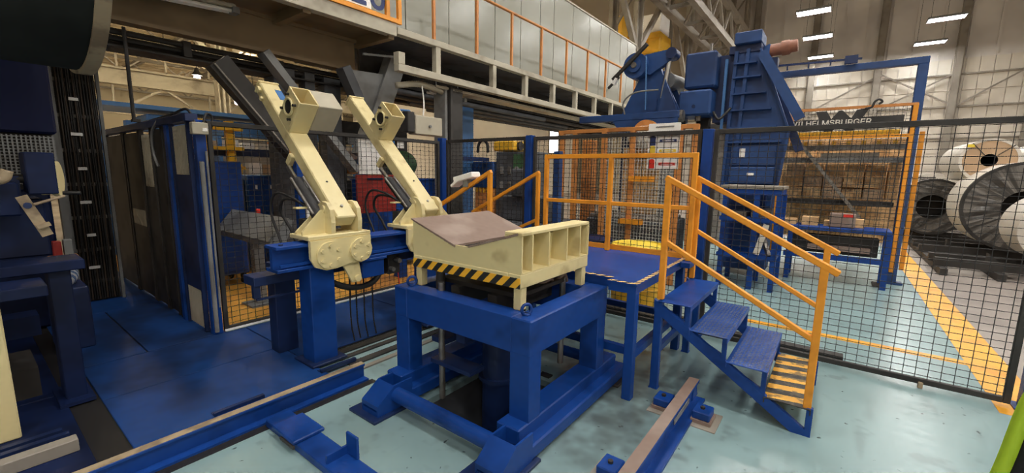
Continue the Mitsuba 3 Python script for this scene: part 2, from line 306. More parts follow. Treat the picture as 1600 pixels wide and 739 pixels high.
for i, (x, y, z) in enumerate(bay):
    lb = ['pendant bell lamp hanging highest over the far bay, its bulb lit', 'pendant bell lamp left of the highest one in the far bay', 'lit pendant lamp just above the crane girder of the far bay', 'lit pendant lamp behind the dark diagonal brace',
          'pendant lamp nearest the cable ladder in the far bay', 'pendant lamp beside the pale column of the far bay', 'small far pendant lamp seen past the arm head', 'pendant lamp hidden behind the upper drum', 'added unseen pendant lamp over the shelving behind the left cell', 'added unseen pendant lamp over the far pale blue machine', 'added unseen pendant lamp right of the far pale blue machine', 'added unseen pendant lamp beyond the shelving on the left', 'added unseen pendant lamp beyond the far pale blue machine', 'added unseen pendant lamp in front of the cream partition, nearer one', 'added unseen pendant lamp in front of the cream partition, farther one'][i]
    t = thing('pendant_lamp', lb, 'lamp', 'pendant lamps of the far bay')
    prof = [(0.05, .42), (.10, .40), (.13, .22), (.25, .05), (.27, 0.)]
    part(t, 'shade', J(*[cyl((x, y, z+prof[k][1]), (x, y, z+prof[k+1][1]), prof[k][0], 12, prof[k+1][0]) for k in range(4)]), 'black')
    part(t, 'rod', bar((x, y, z+.4), (x, y, 8.9), .03), 'black')
    k = part(t, 'bulb', put(trimesh.creation.icosphere(2, .17), np.array([[1, 0, 0, x], [0, 1, 0, y], [0, 0, 1, z-.16], [0, 0, 0, 1.]])), 'white')
    scene[k]['emitter'] = {'type': 'area', 'radiance': {'type': 'rgb', 'value': list(ADDED_BAY_LAMP if y < 17 else BAY_LAMP)}}

# far-bay steelwork
t = thing('crane_girder', 'pale crane runway girder crossing the far bay on lattice legs', 'girder')
part(t, 'flange', J(B(-6, 32, 23.8, 24.2, 5.62, 5.70), B(-6, 32, 23.8, 24.2, 5.0, 5.08)), 'beige')
part(t, 'web', B(-6, 32, 23.96, 24.04, 5.08, 5.62), 'beige')
part(t, 'walkway_rail', J(B(-6, 32, 23.6, 23.66, 6.35, 6.42), *[B(x, x+.07, 23.6, 23.66, 5.7, 6.35) for x in np.arange(-5, 32, 1.6)]), 'beige')
for x in np.arange(-4, 31, 3.4):
    part(t, 'brace', J(bar((x, 24, 5.05), (x+1.7, 24, 3.9), .09), bar((x+3.4, 24, 5.05), (x+1.7, 24, 3.9), .09), bar((x+1.7, 24, 5.05), (x+1.7, 24, 3.9), .07)), 'beige')
part(t, 'lower_chord', B(-6, 32, 23.9, 24.1, 3.82, 3.92), 'beige')
for i, (x, y, lb) in enumerate([(7.75, 22, 'pale steel column of the far bay left of the dark diagonal brace'), (14.5, 22, 'pale steel column of the far bay hidden behind the mezzanine'), (.6, 22, 'pale steel column of the far bay behind the cable ladder'), (22, 22, 'steel column of the far bay right of the dark column')]):
    t = thing('bay_column', lb, 'column')
    part(t, 'web', B(x-.05, x+.05, y-.2, y+.2, 0, 8.9), 'beige'); part(t, 'flange', B(x-.22, x-.16, y-.22, y+.22, 0, 8.9), 'beige'); part(t, 'flange', B(x+.16, x+.22, y-.22, y+.22, 0, 8.9), 'beige')
    part(t, 'knee_brace', bar((x+.2, y, 6.2), (x+2.2, y, 8.8), .2), 'beige'); part(t, 'knee_brace', bar((x-.2, y, 6.2), (x-2.2, y, 8.8), .2), 'beige')
for i in range(5):
    y = 26+i*4.2
    t = thing('roof_truss', ['pale roof truss nearest the far-bay girder', 'second roof truss of the far bay', 'third roof truss of the far bay', 'fourth roof truss of the far bay', 'farthest roof truss of the far bay'][i], 'truss')
    part(t, 'chord', B(-8, 36, y-.06, y+.06, 7.2, 7.34), 'steelwork')
    for x in np.arange(-7, 35, 2.8): part(t, 'web_bar', J(bar((x, y, 7.27), (x+1.4, y, 8.5), .08), bar((x+2.8, y, 7.27), (x+1.4, y, 8.5), .08)), 'steelwork')
solo('partition', 'cream lit partition wall at the far side beyond the green cabinet', 'wall', B(14, 32, 17.9, 18.1, 0, 6.5), 'white_wall')

wn = thing('lit_window', 'tall glaring backlit opening in the cream partition, above the guard rail', 'window'); part(wn, 'frame', J(B(28.0, 29.5, 17.82, 17.9, 3.1, 3.2), B(28.0, 29.5, 17.82, 17.9, 5.2, 5.3), B(28.0, 28.1, 17.82, 17.9, 3.2, 5.2), B(29.4, 29.5, 17.82, 17.9, 3.2, 5.2)), 'steelwork')
k = part(wn, 'pane', (np.array([[28.1, 17.86, 3.2], [29.4, 17.86, 3.2], [29.4, 17.86, 5.2], [28.1, 17.86, 5.2]], float), np.array([[0, 1, 2], [0, 2, 3]])), 'white'); scene[k]['emitter'] = {'type': 'area', 'radiance': {'type': 'rgb', 'value': [6, 6, 6.3]}}
# steelwork of the hall, upper middle of the picture
t = thing('runway_girder', 'grey lattice crane runway running into the distance above the blue tower', 'girder')
ya, yb, za = 5.3, 6.45, 8.4
for y in (ya, yb): part(t, 'chord', B(9, 39.4, y-.13, y+.13, za, za+.3), 'steelwork'); part(t, 'chord', B(9, 39.4, y-.13, y+.13, za+1.6, za+1.9), 'steelwork')
for i, x in enumerate(np.arange(9, 37, 2.5)):
    part(t, 'lacing', J(bar((x, ya, za+.2), (x+1.25, ya, za+1.7), .12), bar((x+2.5, ya, za+.2), (x+1.25, ya, za+1.7), .12)), 'steelwork')
    part(t, 'cross_bar', J(bar((x, ya, za+.15), (x, yb, za+.15), .14), bar((x, ya, za+.15), (x+2.5, yb, za+.15), .09)), 'steelwork')
for i, x in enumerate((17.0, 23.8, 31.0, 38.5)):
    t = thing('hall_column', ['grey lattice column right behind the end of the panelled enclosure', 'second grey lattice column above the drum machine', 'third grey lattice column behind the blue tower', 'farthest grey lattice column by the end wall'][i], 'column')
    for y in (6.86, 7.9): part(t, 'chord', J(B(x-.2, x+.2, y-.05, y+.05, 0, 16), B(x-.04, x+.04, y-.2, y+.2, 0, 16)), 'steelwork')
    for k in range(9): part(t, 'lacing', bar((x, 6.86 if k % 2 else 7.9, 1+k*1.6), (x, 7.9 if k % 2 else 6.86, 2.6+k*1.6), .1), 'steelwork')
    part(t, 'knee_brace', bar((x, 6.86, 6.4), (x+2.6, 6.86, 9.0), .18), 'steelwork'); part(t, 'knee_brace', bar((x, 6.86, 6.4), (x-2.6, 6.86, 9.0), .18), 'steelwork')
t = thing('bridge_crane', 'yellow bridge crane girder with a white cabin box behind the grey columns', 'crane')
part(t, 'girder', B(21.0, 22.6, 7.35, 9.05, 7.45, 8.35, .05), 'yellow'); part(t, 'stiffener', B(20.9, 21.0, 7.35, 9.05, 8.05, 8.15), 'yellow')
part(t, 'cabin', B(21.1, 22.4, 7.4, 8.8, 8.37, 9.2, .04), 'white', label='white box on the girder'); part(t, 'bracket', B(20.8, 21.0, 8.0, 8.3, 7.85, 8.05), 'yellow')
part(t, 'end_carriage', B(20.4, 23.2, 9.05, 9.35, 7.6, 8.4), 'yellow')
t = thing('hoist_block', 'small yellow hoist block above the far end of the panelled enclosure', 'hoist')
part(t, 'body', B(18.2, 18.8, 8.0, 8.6, 7.6, 8.4, .05), 'yellow'); part(t, 'hook', ring((18.5, 8.3, 7.4), (1, 0, 0), .14, .04), 'wrap_white')

# ------------------------------------------------------------------ mezzanine
MZ = thing('mezzanine', 'long pale steel mezzanine over the line with open framed edge and orange rail', 'mezzanine')
part(MZ, 'lower_chord', B(4.30, 15.6, 5.44, 5.56, 3.18, 3.29, .008), 'beige'); part(MZ, 'upper_chord', B(4.30, 15.6, 5.44, 5.56, 3.70, 3.80, .008), 'beige')
for i, x in enumerate([5.118, 6.574, 7.635, 8.739, 9.806, 10.87, 11.94, 13.0, 14.07, 15.1]):
    part(MZ, 'upright', B(x-.05, x+.05, 5.45, 5.55, 3.29, 3.70), 'beige')
    part(MZ, 'floor_joist', B(x-.04, x+.04, 5.56, 8.0, 3.22, 3.40), 'dark')
part(MZ, 'upright', B(4.30, 4.42, 5.44, 5.56, 3.29, 3.46), 'beige')
part(MZ, 'floor_plate', B(4.30, 15.6, 5.50, 8.6, 3.72, 3.78), 'grey_dark'); part(MZ, 'soffit', B(4.30, 15.6, 6.4, 8.0, 3.16, 3.22), 'dark')
part(MZ, 'back_sheet', B(4.30, 15.6, 6.45, 6.5, 3.22, 3.72), 'dark')
part(MZ, 'edge_strip', B(5.2, 15.4, 5.60, 5.9, 3.10, 3.14), 'beige', label='scuffed light strip under the lower chord')
part(MZ, 'curved_duct', hose([(4.45, 5.7, 3.02), (4.9, 5.65, 3.10), (5.5, 5.72, 3.06), (6.0, 6.0, 3.0)], .05), 'beige', True)
for x0, x1, y, z in ((4.4, 9.5, 6.2, 3.04), (5.0, 11.5, 6.7, 3.06), (6.0, 12.5, 7.3, 3.1), (7, 14.0, 7.85, 3.11)): part(MZ, 'pipe', cyl((x0, y, z), (x1, y, z), .05, 10), 'grey_dark', 40)
for y, z in ((6.35, 3.09), (6.9, 3.09), (7.5, 3.1)): part(MZ, 'cable_tray', B(5.0, 15.0, y, y+.24, z, z+.04), 'dark')
for i, x in enumerate([5.068, 6.113, 7.155, 8.232, 9.32, 10.4, 11.488, 12.556, 13.62, 14.7]):
    part(MZ, 'rail_post', B(x-.022, x+.022, 5.478, 5.522, 3.80, 4.80), 'orange_dull')
part(MZ, 'handrail', cyl((4.36, 5.5, 4.82), (15.4, 5.5, 4.82), .027, 10), 'orange_dull', 40)
EN = thing('panel_enclosure', 'enclosure of glossy cream panels standing on the mezzanine behind the orange rail', 'enclosure')
px0 = [3.4, 4.2, 5.15, 6.2, 6.95, 7.59, 8.54, 9.35, 9.99, 10.98, 11.95, 12.7, 13.34, 14.2, 14.8, 15.55]
for a, b in zip(px0[:-1], px0[1:]): part(EN, 'panel', B(a+.009, b-.009, 6.30, 6.34, 3.86, 6.25, .004), 'panel')
part(EN, 'backing', B(3.4, 15.54, 6.64, 8.5, 3.86, 6.22), 'grey_dark'); part(EN, 'end_panel', B(15.54, 15.58, 6.32, 8.5, 3.86, 6.25), 'panel')
part(EN, 'roof_edge', B(3.4, 15.58, 6.28, 6.36, 6.25, 6.29), 'beige')
# near platform in the upper left
NP = thing('platform_walkway', 'brown steel walkway platform overhead with a white edge beam in the upper left', 'platform')
part(NP, 'edge_beam', J(B(-3, 4.28, 5.44, 5.56, 3.66, 3.84, .006)), 'beige'); part(NP, 'deck_plate', B(-3, 4.28, 5.56, 6.6, 3.78, 3.84), 'girder')
part(NP, 'main_girder', J(B(-3, 4.12, 6.30, 6.34, 3.26, 3.66), B(-3, 4.12, 6.24, 6.42, 3.22, 3.26), B(-3, 4.12, 6.24, 6.42, 3.66, 3.70)), 'girder', label='brown plate girder')
for x in (4.22, 2.95, 1.6, .2): part(NP, 'cross_beam', J(B(x-.05, x+.05, 5.5, 6.4, 3.62, 3.66), B(x-.01, x+.01, 5.5, 6.4, 3.66, 3.78)), 'girder')
part(NP, 'toe_rail', B(-3, 4.36, 5.42, 5.47, 3.84, 3.90), 'orange', label='orange toe rail'); part(NP, 'handrail', B(-3, 4.36, 5.42, 5.47, 4.88, 4.93), 'orange')
for x in (4.33, 4.12, 2.62, 1.1): part(NP, 'rail_post', B(x-.03, x+.03, 5.42, 5.47, 3.90, 4.88), 'orange')
sg = part(NP, 'notice_board', B(2.66, 3.86, 5.455, 5.475, 3.92, 4.75), 'white', label='white board with dark lettering behind the orange rail')
part(NP, 'notice_board__lettering', text_on('R', .34, (3.10, 5.452, 3.93), (1, 0, 0), (0, 0, 1)), 'navy_print'); part(NP, 'notice_board__lettering', text_on('10', .34, (3.50, 5.452, 3.95), (1, 0, 0), (0, 0, 1)), 'navy_print')
for i, (y, z) in enumerate(((6.5, 3.16), (6.56, 3.10), (6.64, 3.05), (6.75, 3.06))): part(NP, 'conduit', cyl((-3, y, z), (4.4, y, z), .035, 8), 'dark', 40)
part(NP, 'tray', J(B(-3, 4.4, 6.45, 6.8, 2.99, 3.01), B(-3, 4.4, 6.78, 6.8, 3.01, 3.16)), 'dark')
for x in (1.9, 3.0): part(NP, 'tray_strap', B(x, x+.08, 6.45, 6.8, 3.02, 3.2), 'dark')
for i, (p, q, lb) in enumerate([((1.5, 6.0, 3.5), (2.32, 6.0, 3.56), 'unlit fluorescent fitting with a wire loop under the walkway at the upper left'), ((5.28, 5.85, 3.06), (6.12, 5.85, 3.03), 'unlit white fluorescent fitting hanging under the mezzanine edge')]):
    t = thing('fluorescent_fitting', lb, 'light fitting')
    p, q = np.array(p), np.array(q); part(t, 'tray', bar(p+[0, 0, .05], q+[0, 0, .05], .12, .04, c=.01), 'beige'); part(t, 'tube', cyl(p, q, .022, 10), 'white', 40)
    part(t, 'tube', cyl(p+[0, .07, 0], q+[0, .07, 0], .022, 10), 'white', 40); part(t, 'end_cap', bar(q-[.04, 0, 0], q+[.03, 0, 0], .14, .07), 'grey')
    part(t, 'hanger', J(bar(p+[.15, 0, .06], p+[.15, 0, .3], .012), bar(q+[-.15, 0, .06], q+[-.15, 0, .3], .012)), 'grey')
# braces and columns under it
SP = thing('trestle', 'dark grey frame of raking braces and gusset plates carrying the walkway behind the cream arms', 'support frame')
part(SP, 'raking_brace', bar((2.15, 6.2, 2.98), (3.34, 6.2, 1.55), .26, .17, up=(0, 1, 0)), 'dark', label='black raking brace')
part(SP, 'raking_brace__edge', bar((2.09, 6.09, 2.93), (3.26, 6.09, 1.5), .018, .02, up=(0, 1, 0)), 'steelwork')
part(SP, 'raking_brace', bar((2.72, 6.25, 3.22), (4.02, 6.25, 1.68), .10, .2, up=(0, 1, 0)), 'grey')
part(SP, 'raking_brace', bar((4.78, 6.15, 3.5), (4.1, 6.15, 1.9), .30, .22, up=(0, 1, 0)), 'grey')
part(SP, 'raking_brace', bar((3.75, 6.05, 3.2), (4.25, 6.05, 2.2), .14, .2, up=(0, 1, 0)), 'grey_dark')
part(SP, 'gusset', ext([(3.82, 3.2), (4.5, 3.24), (4.25, 2.3), (4.15, 2.55)], 'y', 6.1, 6.13), 'grey')
part(SP, 'post', J(B(2.95, 3.25, 6.5, 6.8, 0, 3.2), B(3.4, 3.55, 6.5, 6.7, 0, 3.2)), 'grey_dark'); part(SP, 'post', B(3.70, 3.97, 6.5, 6.68, 0, 3.1), 'grey_dark')
part(SP, 'stiffener_bar', bar((4.0, 5.9, 3.42), (4.6, 5.9, 3.5), .03), 'grey')
solo('warning_strip', 'orange strip on the dark frame behind the first cream arm', 'strip', B(2.86, 2.95, 5.98, 6.0, 1.86, 2.12, .01), 'orange_dull')
t = thing('steel_column', 'dark steel column under the mezzanine left of the blue column', 'column')
part(t, 'web', B(5.42, 5.48, 5.62, 5.9, 0, 3.16), 'grey'); part(t, 'flange', B(5.5, 5.56, 5.56, 5.94, 0, 3.16), 'dark'); part(t, 'flange', B(5.56, 5.84, 5.60, 5.64, 0, 3.16), 'dark')
t = thing('blue_column', 'broad light blue column under the mezzanine beside the dark one', 'column'); part(t, 'shaft', B(6.5, 7.02, 6.4, 6.6, 0, 3.1, .01), 'light_blue'); part(t, 'base_plate', B(6.4, 7.12, 6.3, 6.7, 0, .03), 'blue')
# ================================================================== THE LIFT TABLE
LT = thing('lift_table', 'heavy blue steel lift table frame standing on two bolted sills', 'table frame')
x0, x1, y0, y1, zt, zb = 1.954, 2.998, 1.333, 2.588, .84, .615
w = .145
part(LT, 'top_beam', B(x0, x1, y0, y0+w, zb, zt, .008), 'blue'); part(LT, 'top_beam', B(x0, x1, y1-w, y1, zb, zt, .008), 'blue')
part(LT, 'top_beam', B(x0+.0005, x0+w, y0+w-.004, y1-w+.004, zb+.0005, zt-.0005, .004), 'blue'); part(LT, 'top_beam', B(x1-w, x1-.0005, y0+w-.004, y1-w+.004, zb+.0005, zt-.0005, .004), 'blue')
for a, b in ((x0+.004, y0+.004), (x0+.004, y1-.154), (x1-.135, y0+.004), (x1-.135, y1-.154)): part(LT, 'leg', B(a, a+.128, b, b+.15, .195, zb+.01, .005), 'blue')
for yy in (1.262, 2.335):
    s = part(LT, 'sill', J(B(1.86, 3.24, yy+.075, yy+.245, .10, .20, .008), B(1.86, 3.30, yy, yy+.26, .02, .115, .01)), 'blue')
    prof = [(1.60, .02), (1.60, .10), (1.74, .20), (1.90, .20), (1.90, .02)]
    part(LT, 'end_shoe', J(ext(prof, 'y', yy, yy+.014), ext(prof, 'y', yy+.17, yy+.184), B(1.60, 1.90, yy+.01, yy+.175, .02, .055), ext([(1.60, .07), (1.60, .10), (1.74, .20), (1.74, .17)], 'y', yy+.01, yy+.175)), 'blue')
    part(LT, 'foot_plate', B(1.55, 1.95, yy-.03, yy+.27, 0, .022, .004), 'blue_dark'); part(LT, 'foot_plate', B(3.06, 3.36, yy-.03, yy+.29, 0, .022, .004), 'dark')
    part(LT, 'bolt', J(cyl((1.67, yy+.09, .05), (1.67, yy+.09, .115), .022, 6), cyl((1.67, yy+.09, .05), (1.67, yy+.09, .07), .036, 14)), 'blue')
part(LT, 'cross_tube', cyl((1.765, 1.43, .125), (1.765, 2.35, .125), .052, 20), 'blue', 40)
part(LT, 'cross_tube', cyl((3.18, 1.43, .125), (3.18, 2.35, .125), .045, 20), 'blue', 40)
for p in ((2.035, 2.478, .875), (2.04, 1.425, .875)): part(LT, 'lifting_eye', J(ring(p, (.5, 1, 0), .033, .010), cyl((p[0], p[1], .838), (p[0], p[1], .85), .022, 12)), 'blue', True)
part(LT, 'ram', J(cyl((2.47, 1.98, -.9), (2.47, 1.98, .60), .13, 26), cyl((2.47, 1.98, .1), (2.47, 1.98, .13), .16, 26)), 'blue_dark', 40, label='dark hydraulic ram in the floor pit')
part(LT, 'bracket', J(B(2.1, 2.9, 2.2, 2.34, .42, .46), B(2.1, 2.85, 2.0, 2.08, .48, .56), B(2.05, 2.2, 1.9, 2.3, .28, .31)), 'blue_dark')
part(LT, 'guide_rod', J(cyl((2.09, 2.22, .0), (2.09, 2.22, .9), .023, 14)), 'steel_dull', 40, label='bare steel guide rod')
part(LT, 'guide_rod', J(cyl((2.80, 1.62, .2), (2.80, 1.62, .9), .023, 14)), 'steel_dull', 40)
solo('floor_rubble', 'oily debris and offcuts lying on the floor under the lift table', 'debris', J(*[B(x, x+a, y, y+b, 0, .012) for x, y, a, b in ((2.2, 2.45, .12, .05), (2.5, 2.5, .2, .06), (2.9, 2.0, .1, .12), (2.85, 1.75, .06, .1), (3.0, 2.2, .08, .05))]), 'dark')

# ------------------------------------------------------------------ the cradle on the table
CR = thing('coil_cradle', 'cream V-shaped steel cradle with brown plates and a hazard stripe on the blue lift table', 'cradle')
a0, a1, b0, b1 = 2.064, 2.943, 1.486, 2.489      # X and Y extents
zc, zs, zw, zv, ztop = .983, 1.050, 1.075, 1.191, 1.333
vy = [(b1, zw), (b1, ztop), (2.10, zv+.004), (1.92, zv+.006), (b0+.012, ztop-.008), (b0+.012, zw)]
for xx, nm in ((a0, 'end_plate'), (a1-.016, 'end_plate')): part(CR, nm, ext(vy, 'x', xx, xx+.016), 'cream')
part(CR, 'base_frame', J(B(a0-.004, a1, b0, b0+.10, zc, zw, .006), B(a0-.004, a1, b1-.1, b1, zc, zw, .006), B(a0-.004, a0+.12, b0+.1, b1-.1, zc, zw, .006), B(a1-.12, a1, b0+.1, b1-.1, zc, zw, .006)), 'cream')
part(CR, 'hazard_stripe', B(a0-.007, a0-.0042, b0+.004, b1-.002, zc+.002, zs), 'hazard_die', label='black and yellow hazard stripe')
part(CR, 'slope_plate', ext([(b1+.012, ztop+.002), (b1+.012, ztop+.014), (2.05, zv+.006), (2.05, zv-.01)], 'x', a0-.006, a1+.006), 'rust', label='brown worn steel plate')
part(CR, 'slope_plate', ext([(1.93, zv), (1.93, zv+.012), (b0+.03, ztop-.002), (b0+.03, ztop-.018)], 'x', a0-.006, a1+.006), 'rust')
part(CR, 'valley_strip', B(a0+.01, a1, 1.93, 2.05, zv-.03, zv-.012), 'dark'); part(CR, 'valley_pad', B(a0+.03, a0+.5, 1.945, 1.99, zv-.012, zv+.006), 'black')
part(CR, 'inner_wall', ext([(b0+.13, zw), (b0+.118, ztop-.06), (b0+.13, ztop-.06), (b0+.145, zw)], 'x', a0+.016, a1-.016), 'cream')
part(CR, 'top_rail', B(a0, a1, b0, b0+.135, ztop-.022, ztop, .004), 'cream')
for xx in (a0, 2.177, 2.372, 2.61, 2.802, a1-.012): part(CR, 'rib', B(xx, xx+.012, b0, b0+.135, zw, ztop-.022), 'cream')
part(CR, 'ledge', B(a0, a1, b0, b0+.14, zw, zw+.004), 'cream')
for xx in (a0+.012, a1-.075):
    for yy in (b0+.008, b1-.07): part(CR, 'foot', B(xx, xx+.06, yy, yy+.06, zt, zc+.002, .004), 'cream')
part(CR, 'lifting_plate', J(B(2.2, 2.82, 1.6, 2.35, zt+.03, zt+.06), B(2.15, 2.88, 1.75, 1.83, zt-.12, zt+.03), B(2.15, 2.88, 2.1, 2.18, zt-.12, zt+.03)), 'dark')
part(CR, 'cylinder', cyl((2.16, 2.30, zt-.1), (2.16, 2.30, zc), .035, 14), 'dark', 40)
part(CR, 'hose_bundle', hose([(2.86, 1.62, zt+.02), (2.78, 1.60, zt+.09), (2.7, 1.64, zt+.03), (2.62, 1.62, zt+.08), (2.5, 1.66, zt+.04)], .014), 'rust', True)

# ------------------------------------------------------------------ arms on their rail
RL = thing('arm_rail', 'blue I-beam rail on posts carrying both cream tilting arms', 'rail')
part(RL, 'beam', beam_x(1.47, 3.30, 3.485, .885, .21, .20, .026, .045), 'blue'); part(RL, 'beam_rib', B(1.50, 3.29, 3.395, 3.42, .925, .945), 'blue')
for xx in (1.74, 3.0): part(RL, 'post', J(B(xx, xx+.215, 3.42, 3.62, .03, .90, .006)), 'blue'); part(RL, 'base_plate', B(xx-.05, xx+.27, 3.36, 3.68, .024, .045, .004), 'blue_dark')
part(RL, 'back_post', B(1.66, 1.84, 3.9, 4.05, .024, .86, .005), 'blue_dark')
part(RL, 'drag_chain_track', J(B(1.38, 3.28, 3.60, 3.80, .76, .835, .004), B(1.38, 1.43, 3.62, 3.66, .66, .77), B(1.40, 1.75, 3.62, 3.64, .64, .655)), 'blue_dark')
part(RL, 'bolt', cyl((1.53, 3.44, 1.095), (1.53, 3.44, 1.106), .016, 6), 'blue_dark')
def arm(xc, label, cr, first):
    A = thing('tilting_arm', label, 'arm', None)
    xl, xr = xc-.0925, xc+.0925
    C = part(A, 'carriage', J(B(xc-.345, xc+cr, 3.35, 3.378, .96, 1.118, .006), B(xc-.355, xc+cr+.01, 3.345, 3.66, 1.118, 1.155, .006), B(xc-.30, xc+cr-.05, 3.60, 3.64, .90, 1.118, .006)), 'cream')
    pl = Polygon([(xc-.345, 1.118), (xc-.345, .96), (xc-.31, .895), (xc-.22, .858), (xc-.12, .862), (xc+.0, .888), (xc+.11, .878), (xc+cr-.025, .905), (xc+cr, .96), (xc+cr, 1.118)])
    part(A, 'front_plate', ext(pl, 'y', 3.335, 3.362), 'cream')
    part(A, 'lug', ext([(xc-.06, .88), (xc+.10, .88), (xc+.12, .74), (xc+.08, .70), (xc+.03, .70)], 'y', 3.355, 3.38), 'cream'); part(A, 'lug__pin', cyl((xc+.075, 3.33, .735), (xc+.075, 3.40, .735), .03, 14), 'cream', 40)
    for cx, cz, r in ((xc-.19, .985, .115), (xc+.105, .995, .105)):
        cv = part(A, 'bearing_cover', J(cyl((cx, 3.336, cz), (cx, 3.312, cz), r, 28)), 'cream', 40)
        for k in range(6): part(A, cv.split('__')[1]+'__bolt', cyl((cx+r*.72*math.cos(k*math.pi/3+.5), 3.314, cz+r*.72*math.sin(k*math.pi/3+.5)), (cx+r*.72*math.cos(k*math.pi/3+.5), 3.299, cz+r*.72*math.sin(k*math.pi/3+.5)), .016, 6), 'cream')
    for xx in (xl-.055, xr+.012):
        ck = [(3.36, 1.155), (3.352, 1.25), (3.37, 1.36), (3.42, 1.415), (3.50, 1.425), (3.56, 1.39), (3.62, 1.28), (3.64, 1.155)]
        part(A, 'cheek_plate', ext(ck, 'x', xx, xx+.040), 'cream')
    for s_, x0_, x1_ in ((-1, xl-.055, xc-.345), (1, xr+.052, xc+cr)):
        if abs(x1_-x0_) > .1:
            part(A, 'gusset', ext([(x0_, 1.155), (x0_, 1.355), (x0_+.03*s_, 1.355), (x1_, 1.185), (x1_, 1.155)], 'y', 3.455, 3.475), 'cream')
            part(A, 'gusset', ext([(x0_, 1.155), (x0_, 1.33), (x0_+.03*s_, 1.33), (x1_, 1.175), (x1_, 1.155)], 'y', 3.56, 3.58), 'cream')
    # the arm itself, in its own frame: s along the arm, t across it (towards the camera and up)
    o = np.array([0, 3.35, 1.294]); sd = np.array([0, .722, .692]); td = np.array([0, -.692, .722])
    def loc(x0, x1, s0, s1, t0, t1, c=.006):
        v, f = B(x0, x1, s0, s1, t0, t1, c); return o + np.c_[v[:, 0], np.zeros((len(v), 2))] + v[:, 1:2]*sd + v[:, 2:]*td, f
    part(A, 'boom', loc(xl, xr, .0, 1.80, -.125, 0, .01), 'cream'); part(A, 'pivot_pin', cyl((xl-.07, 3.47, 1.36), (xr+.07, 3.47, 1.36), .035, 16), 'cream', 40)
    part(A, 'bolt', J(cyl(o+[xc, 0, 0]+sd*.12, o+[xc, 0, 0]+sd*.12+td*.012, .014, 6)), 'steel_dull'); part(A, 'bolt', J(cyl(o+[xc, 0, 0]+sd*.42, o+[xc, 0, 0]+sd*.42+td*.005, .010, 8)), 'black')
    part(A, 'end_flange', J(loc(xl-.008, xr+.008, 1.80, 1.82, -.135, -.11), loc(xl-.008, xr+.008, 1.80, 1.82, -.012, .008), loc(xl-.008, xl+.02, 1.80, 1.82, -.11, -.012), loc(xr-.02, xr+.008, 1.80, 1.82, -.11, -.012)), 'cream')
    part(A, 'end_opening', loc(xl+.02, xr-.02, 1.80, 1.806, -.11, -.012, 0), 'rust')
    # head: hollow box standing on the boom, with a flanged hole in its left side
    s0, s1, hx0, hx1, hh = 1.06, 1.30, xl+.0, xr+.0, .34
    part(A, 'head_box', J(loc(hx0, hx1, s0, s0+.014, 0, hh), loc(hx0, hx1, s1-.014, s1, 0, hh), loc(hx0, hx0+.014, s0+.014, s1-.014, 0, hh, 0), loc(hx1-.014, hx1, s0+.014, s1-.014, 0, hh, 0)), 'cream')
    part(A, 'head_floor', loc(hx0+.014, hx1-.014, s0+.014, s1-.014, .12, .13, 0), 'rust', label='rusty inside of the head')
    m_ = o + (s0+s1)/2*sd + td*.20
    part(A, 'side_hole', J(cyl(m_+[hx0-.012, 0, 0], m_+[hx0-.002, 0, 0], .068, 20)), 'black', 40, label='round dark hole'); part(A, 'side_flange', ring(m_+[hx0-.012, 0, 0], (1, 0, 0), .075, .012), 'cream', True)
    for ds, dt in ((-.08, -.08), (-.08, .08), (.08, .08), (.08, -.08)): part(A, 'flange_bolt', cyl(m_+ds*sd+dt*td+[hx0-.03, 0, 0], m_+ds*sd+dt*td+[hx0, 0, 0], .013, 6), 'dark')
    part(A, 'clamp', loc(xl-.03, xl+.02, .84, .90, -.22, -.10), 'cream')
    if first:
        part(A, 'side_box', loc(hx1+.015, hx1+.26, s0+.02, s1+.02, .03, hh-.02, .006), 'beige', label='pale box bolted to the right of the head')
        part(A, 'sticker', loc(xl+.11, xr-.01, 1.55, 1.70, .0005, .003, 0), 'light_blue', label='pale blue sticker')
        part(A, 'end_stud', J(loc(xl-.03, xl+.0, 1.70, 1.76, -.06, -.02), loc(xl-.03, xl, 1.62, 1.66, -.10, -.06)), 'cream')
    # hydraulic cylinder behind
    q0, q1 = np.array([xl-.075, 4.0, 1.71]), np.array([xl-.075, 3.50, 1.29])
    cy = part(A, 'hydraulic_cylinder', J(cyl(q1, q1+(q0-q1)*.72, .048, 18), cyl(q1, q1+(q0-q1)*.08, .056, 18)), 'rubber', 40, label='black hydraulic cylinder')
    part(A, 'hydraulic_cylinder__piston_rod', cyl(q1+(q0-q1)*.7, q0, .022, 12), 'steel', 40); part(A, 'hydraulic_cylinder__feed_pipe', J(cyl(q1+[-.055, 0, .03], q1+[-.055, 0, .03]+(q0-q1)*.7, .012, 8), cyl(q1+[.05, -.01, .04], q1+[.05, -.01, .04]+(q0-q1)*.7, .012, 8)), 'steel_dull', 40)
    part(A, 'valve_block', B(xl-.16, xl-.03, 3.60, 3.70, 1.155, 1.27, .005), 'dark'); part(A, 'hose_shelf', B(xl-.22, xl-.06, 3.60, 3.66, 1.36, 1.375), 'cream')
    part(A, 'hydraulic_hose', hose([(xl-.08, 3.62, 1.34), (xl-.14, 3.75, 1.42), (xl-.16, 3.95, 1.42), (xl-.14, 4.05, 1.30), (xl-.10, 3.95, 1.12), (xl-.12, 3.8, .95)], .013), 'rubber', True)
    part(A, 'hydraulic_hose', hose([(xl-.10, 3.62, 1.36), (xl-.18, 3.8, 1.46), (xl-.2, 4.02, 1.47), (xl-.2, 4.12, 1.30), (xl-.18, 4.02, 1.05), (xl-.2, 3.9, .9)], .011), 'rubber', True)
    return A
arm(2.06, 'cream tilting arm with a pale box on its head, nearer the camera', .215, True)
arm(3.05, 'cream tilting arm with an open head, behind the brown cradle', .345, False)
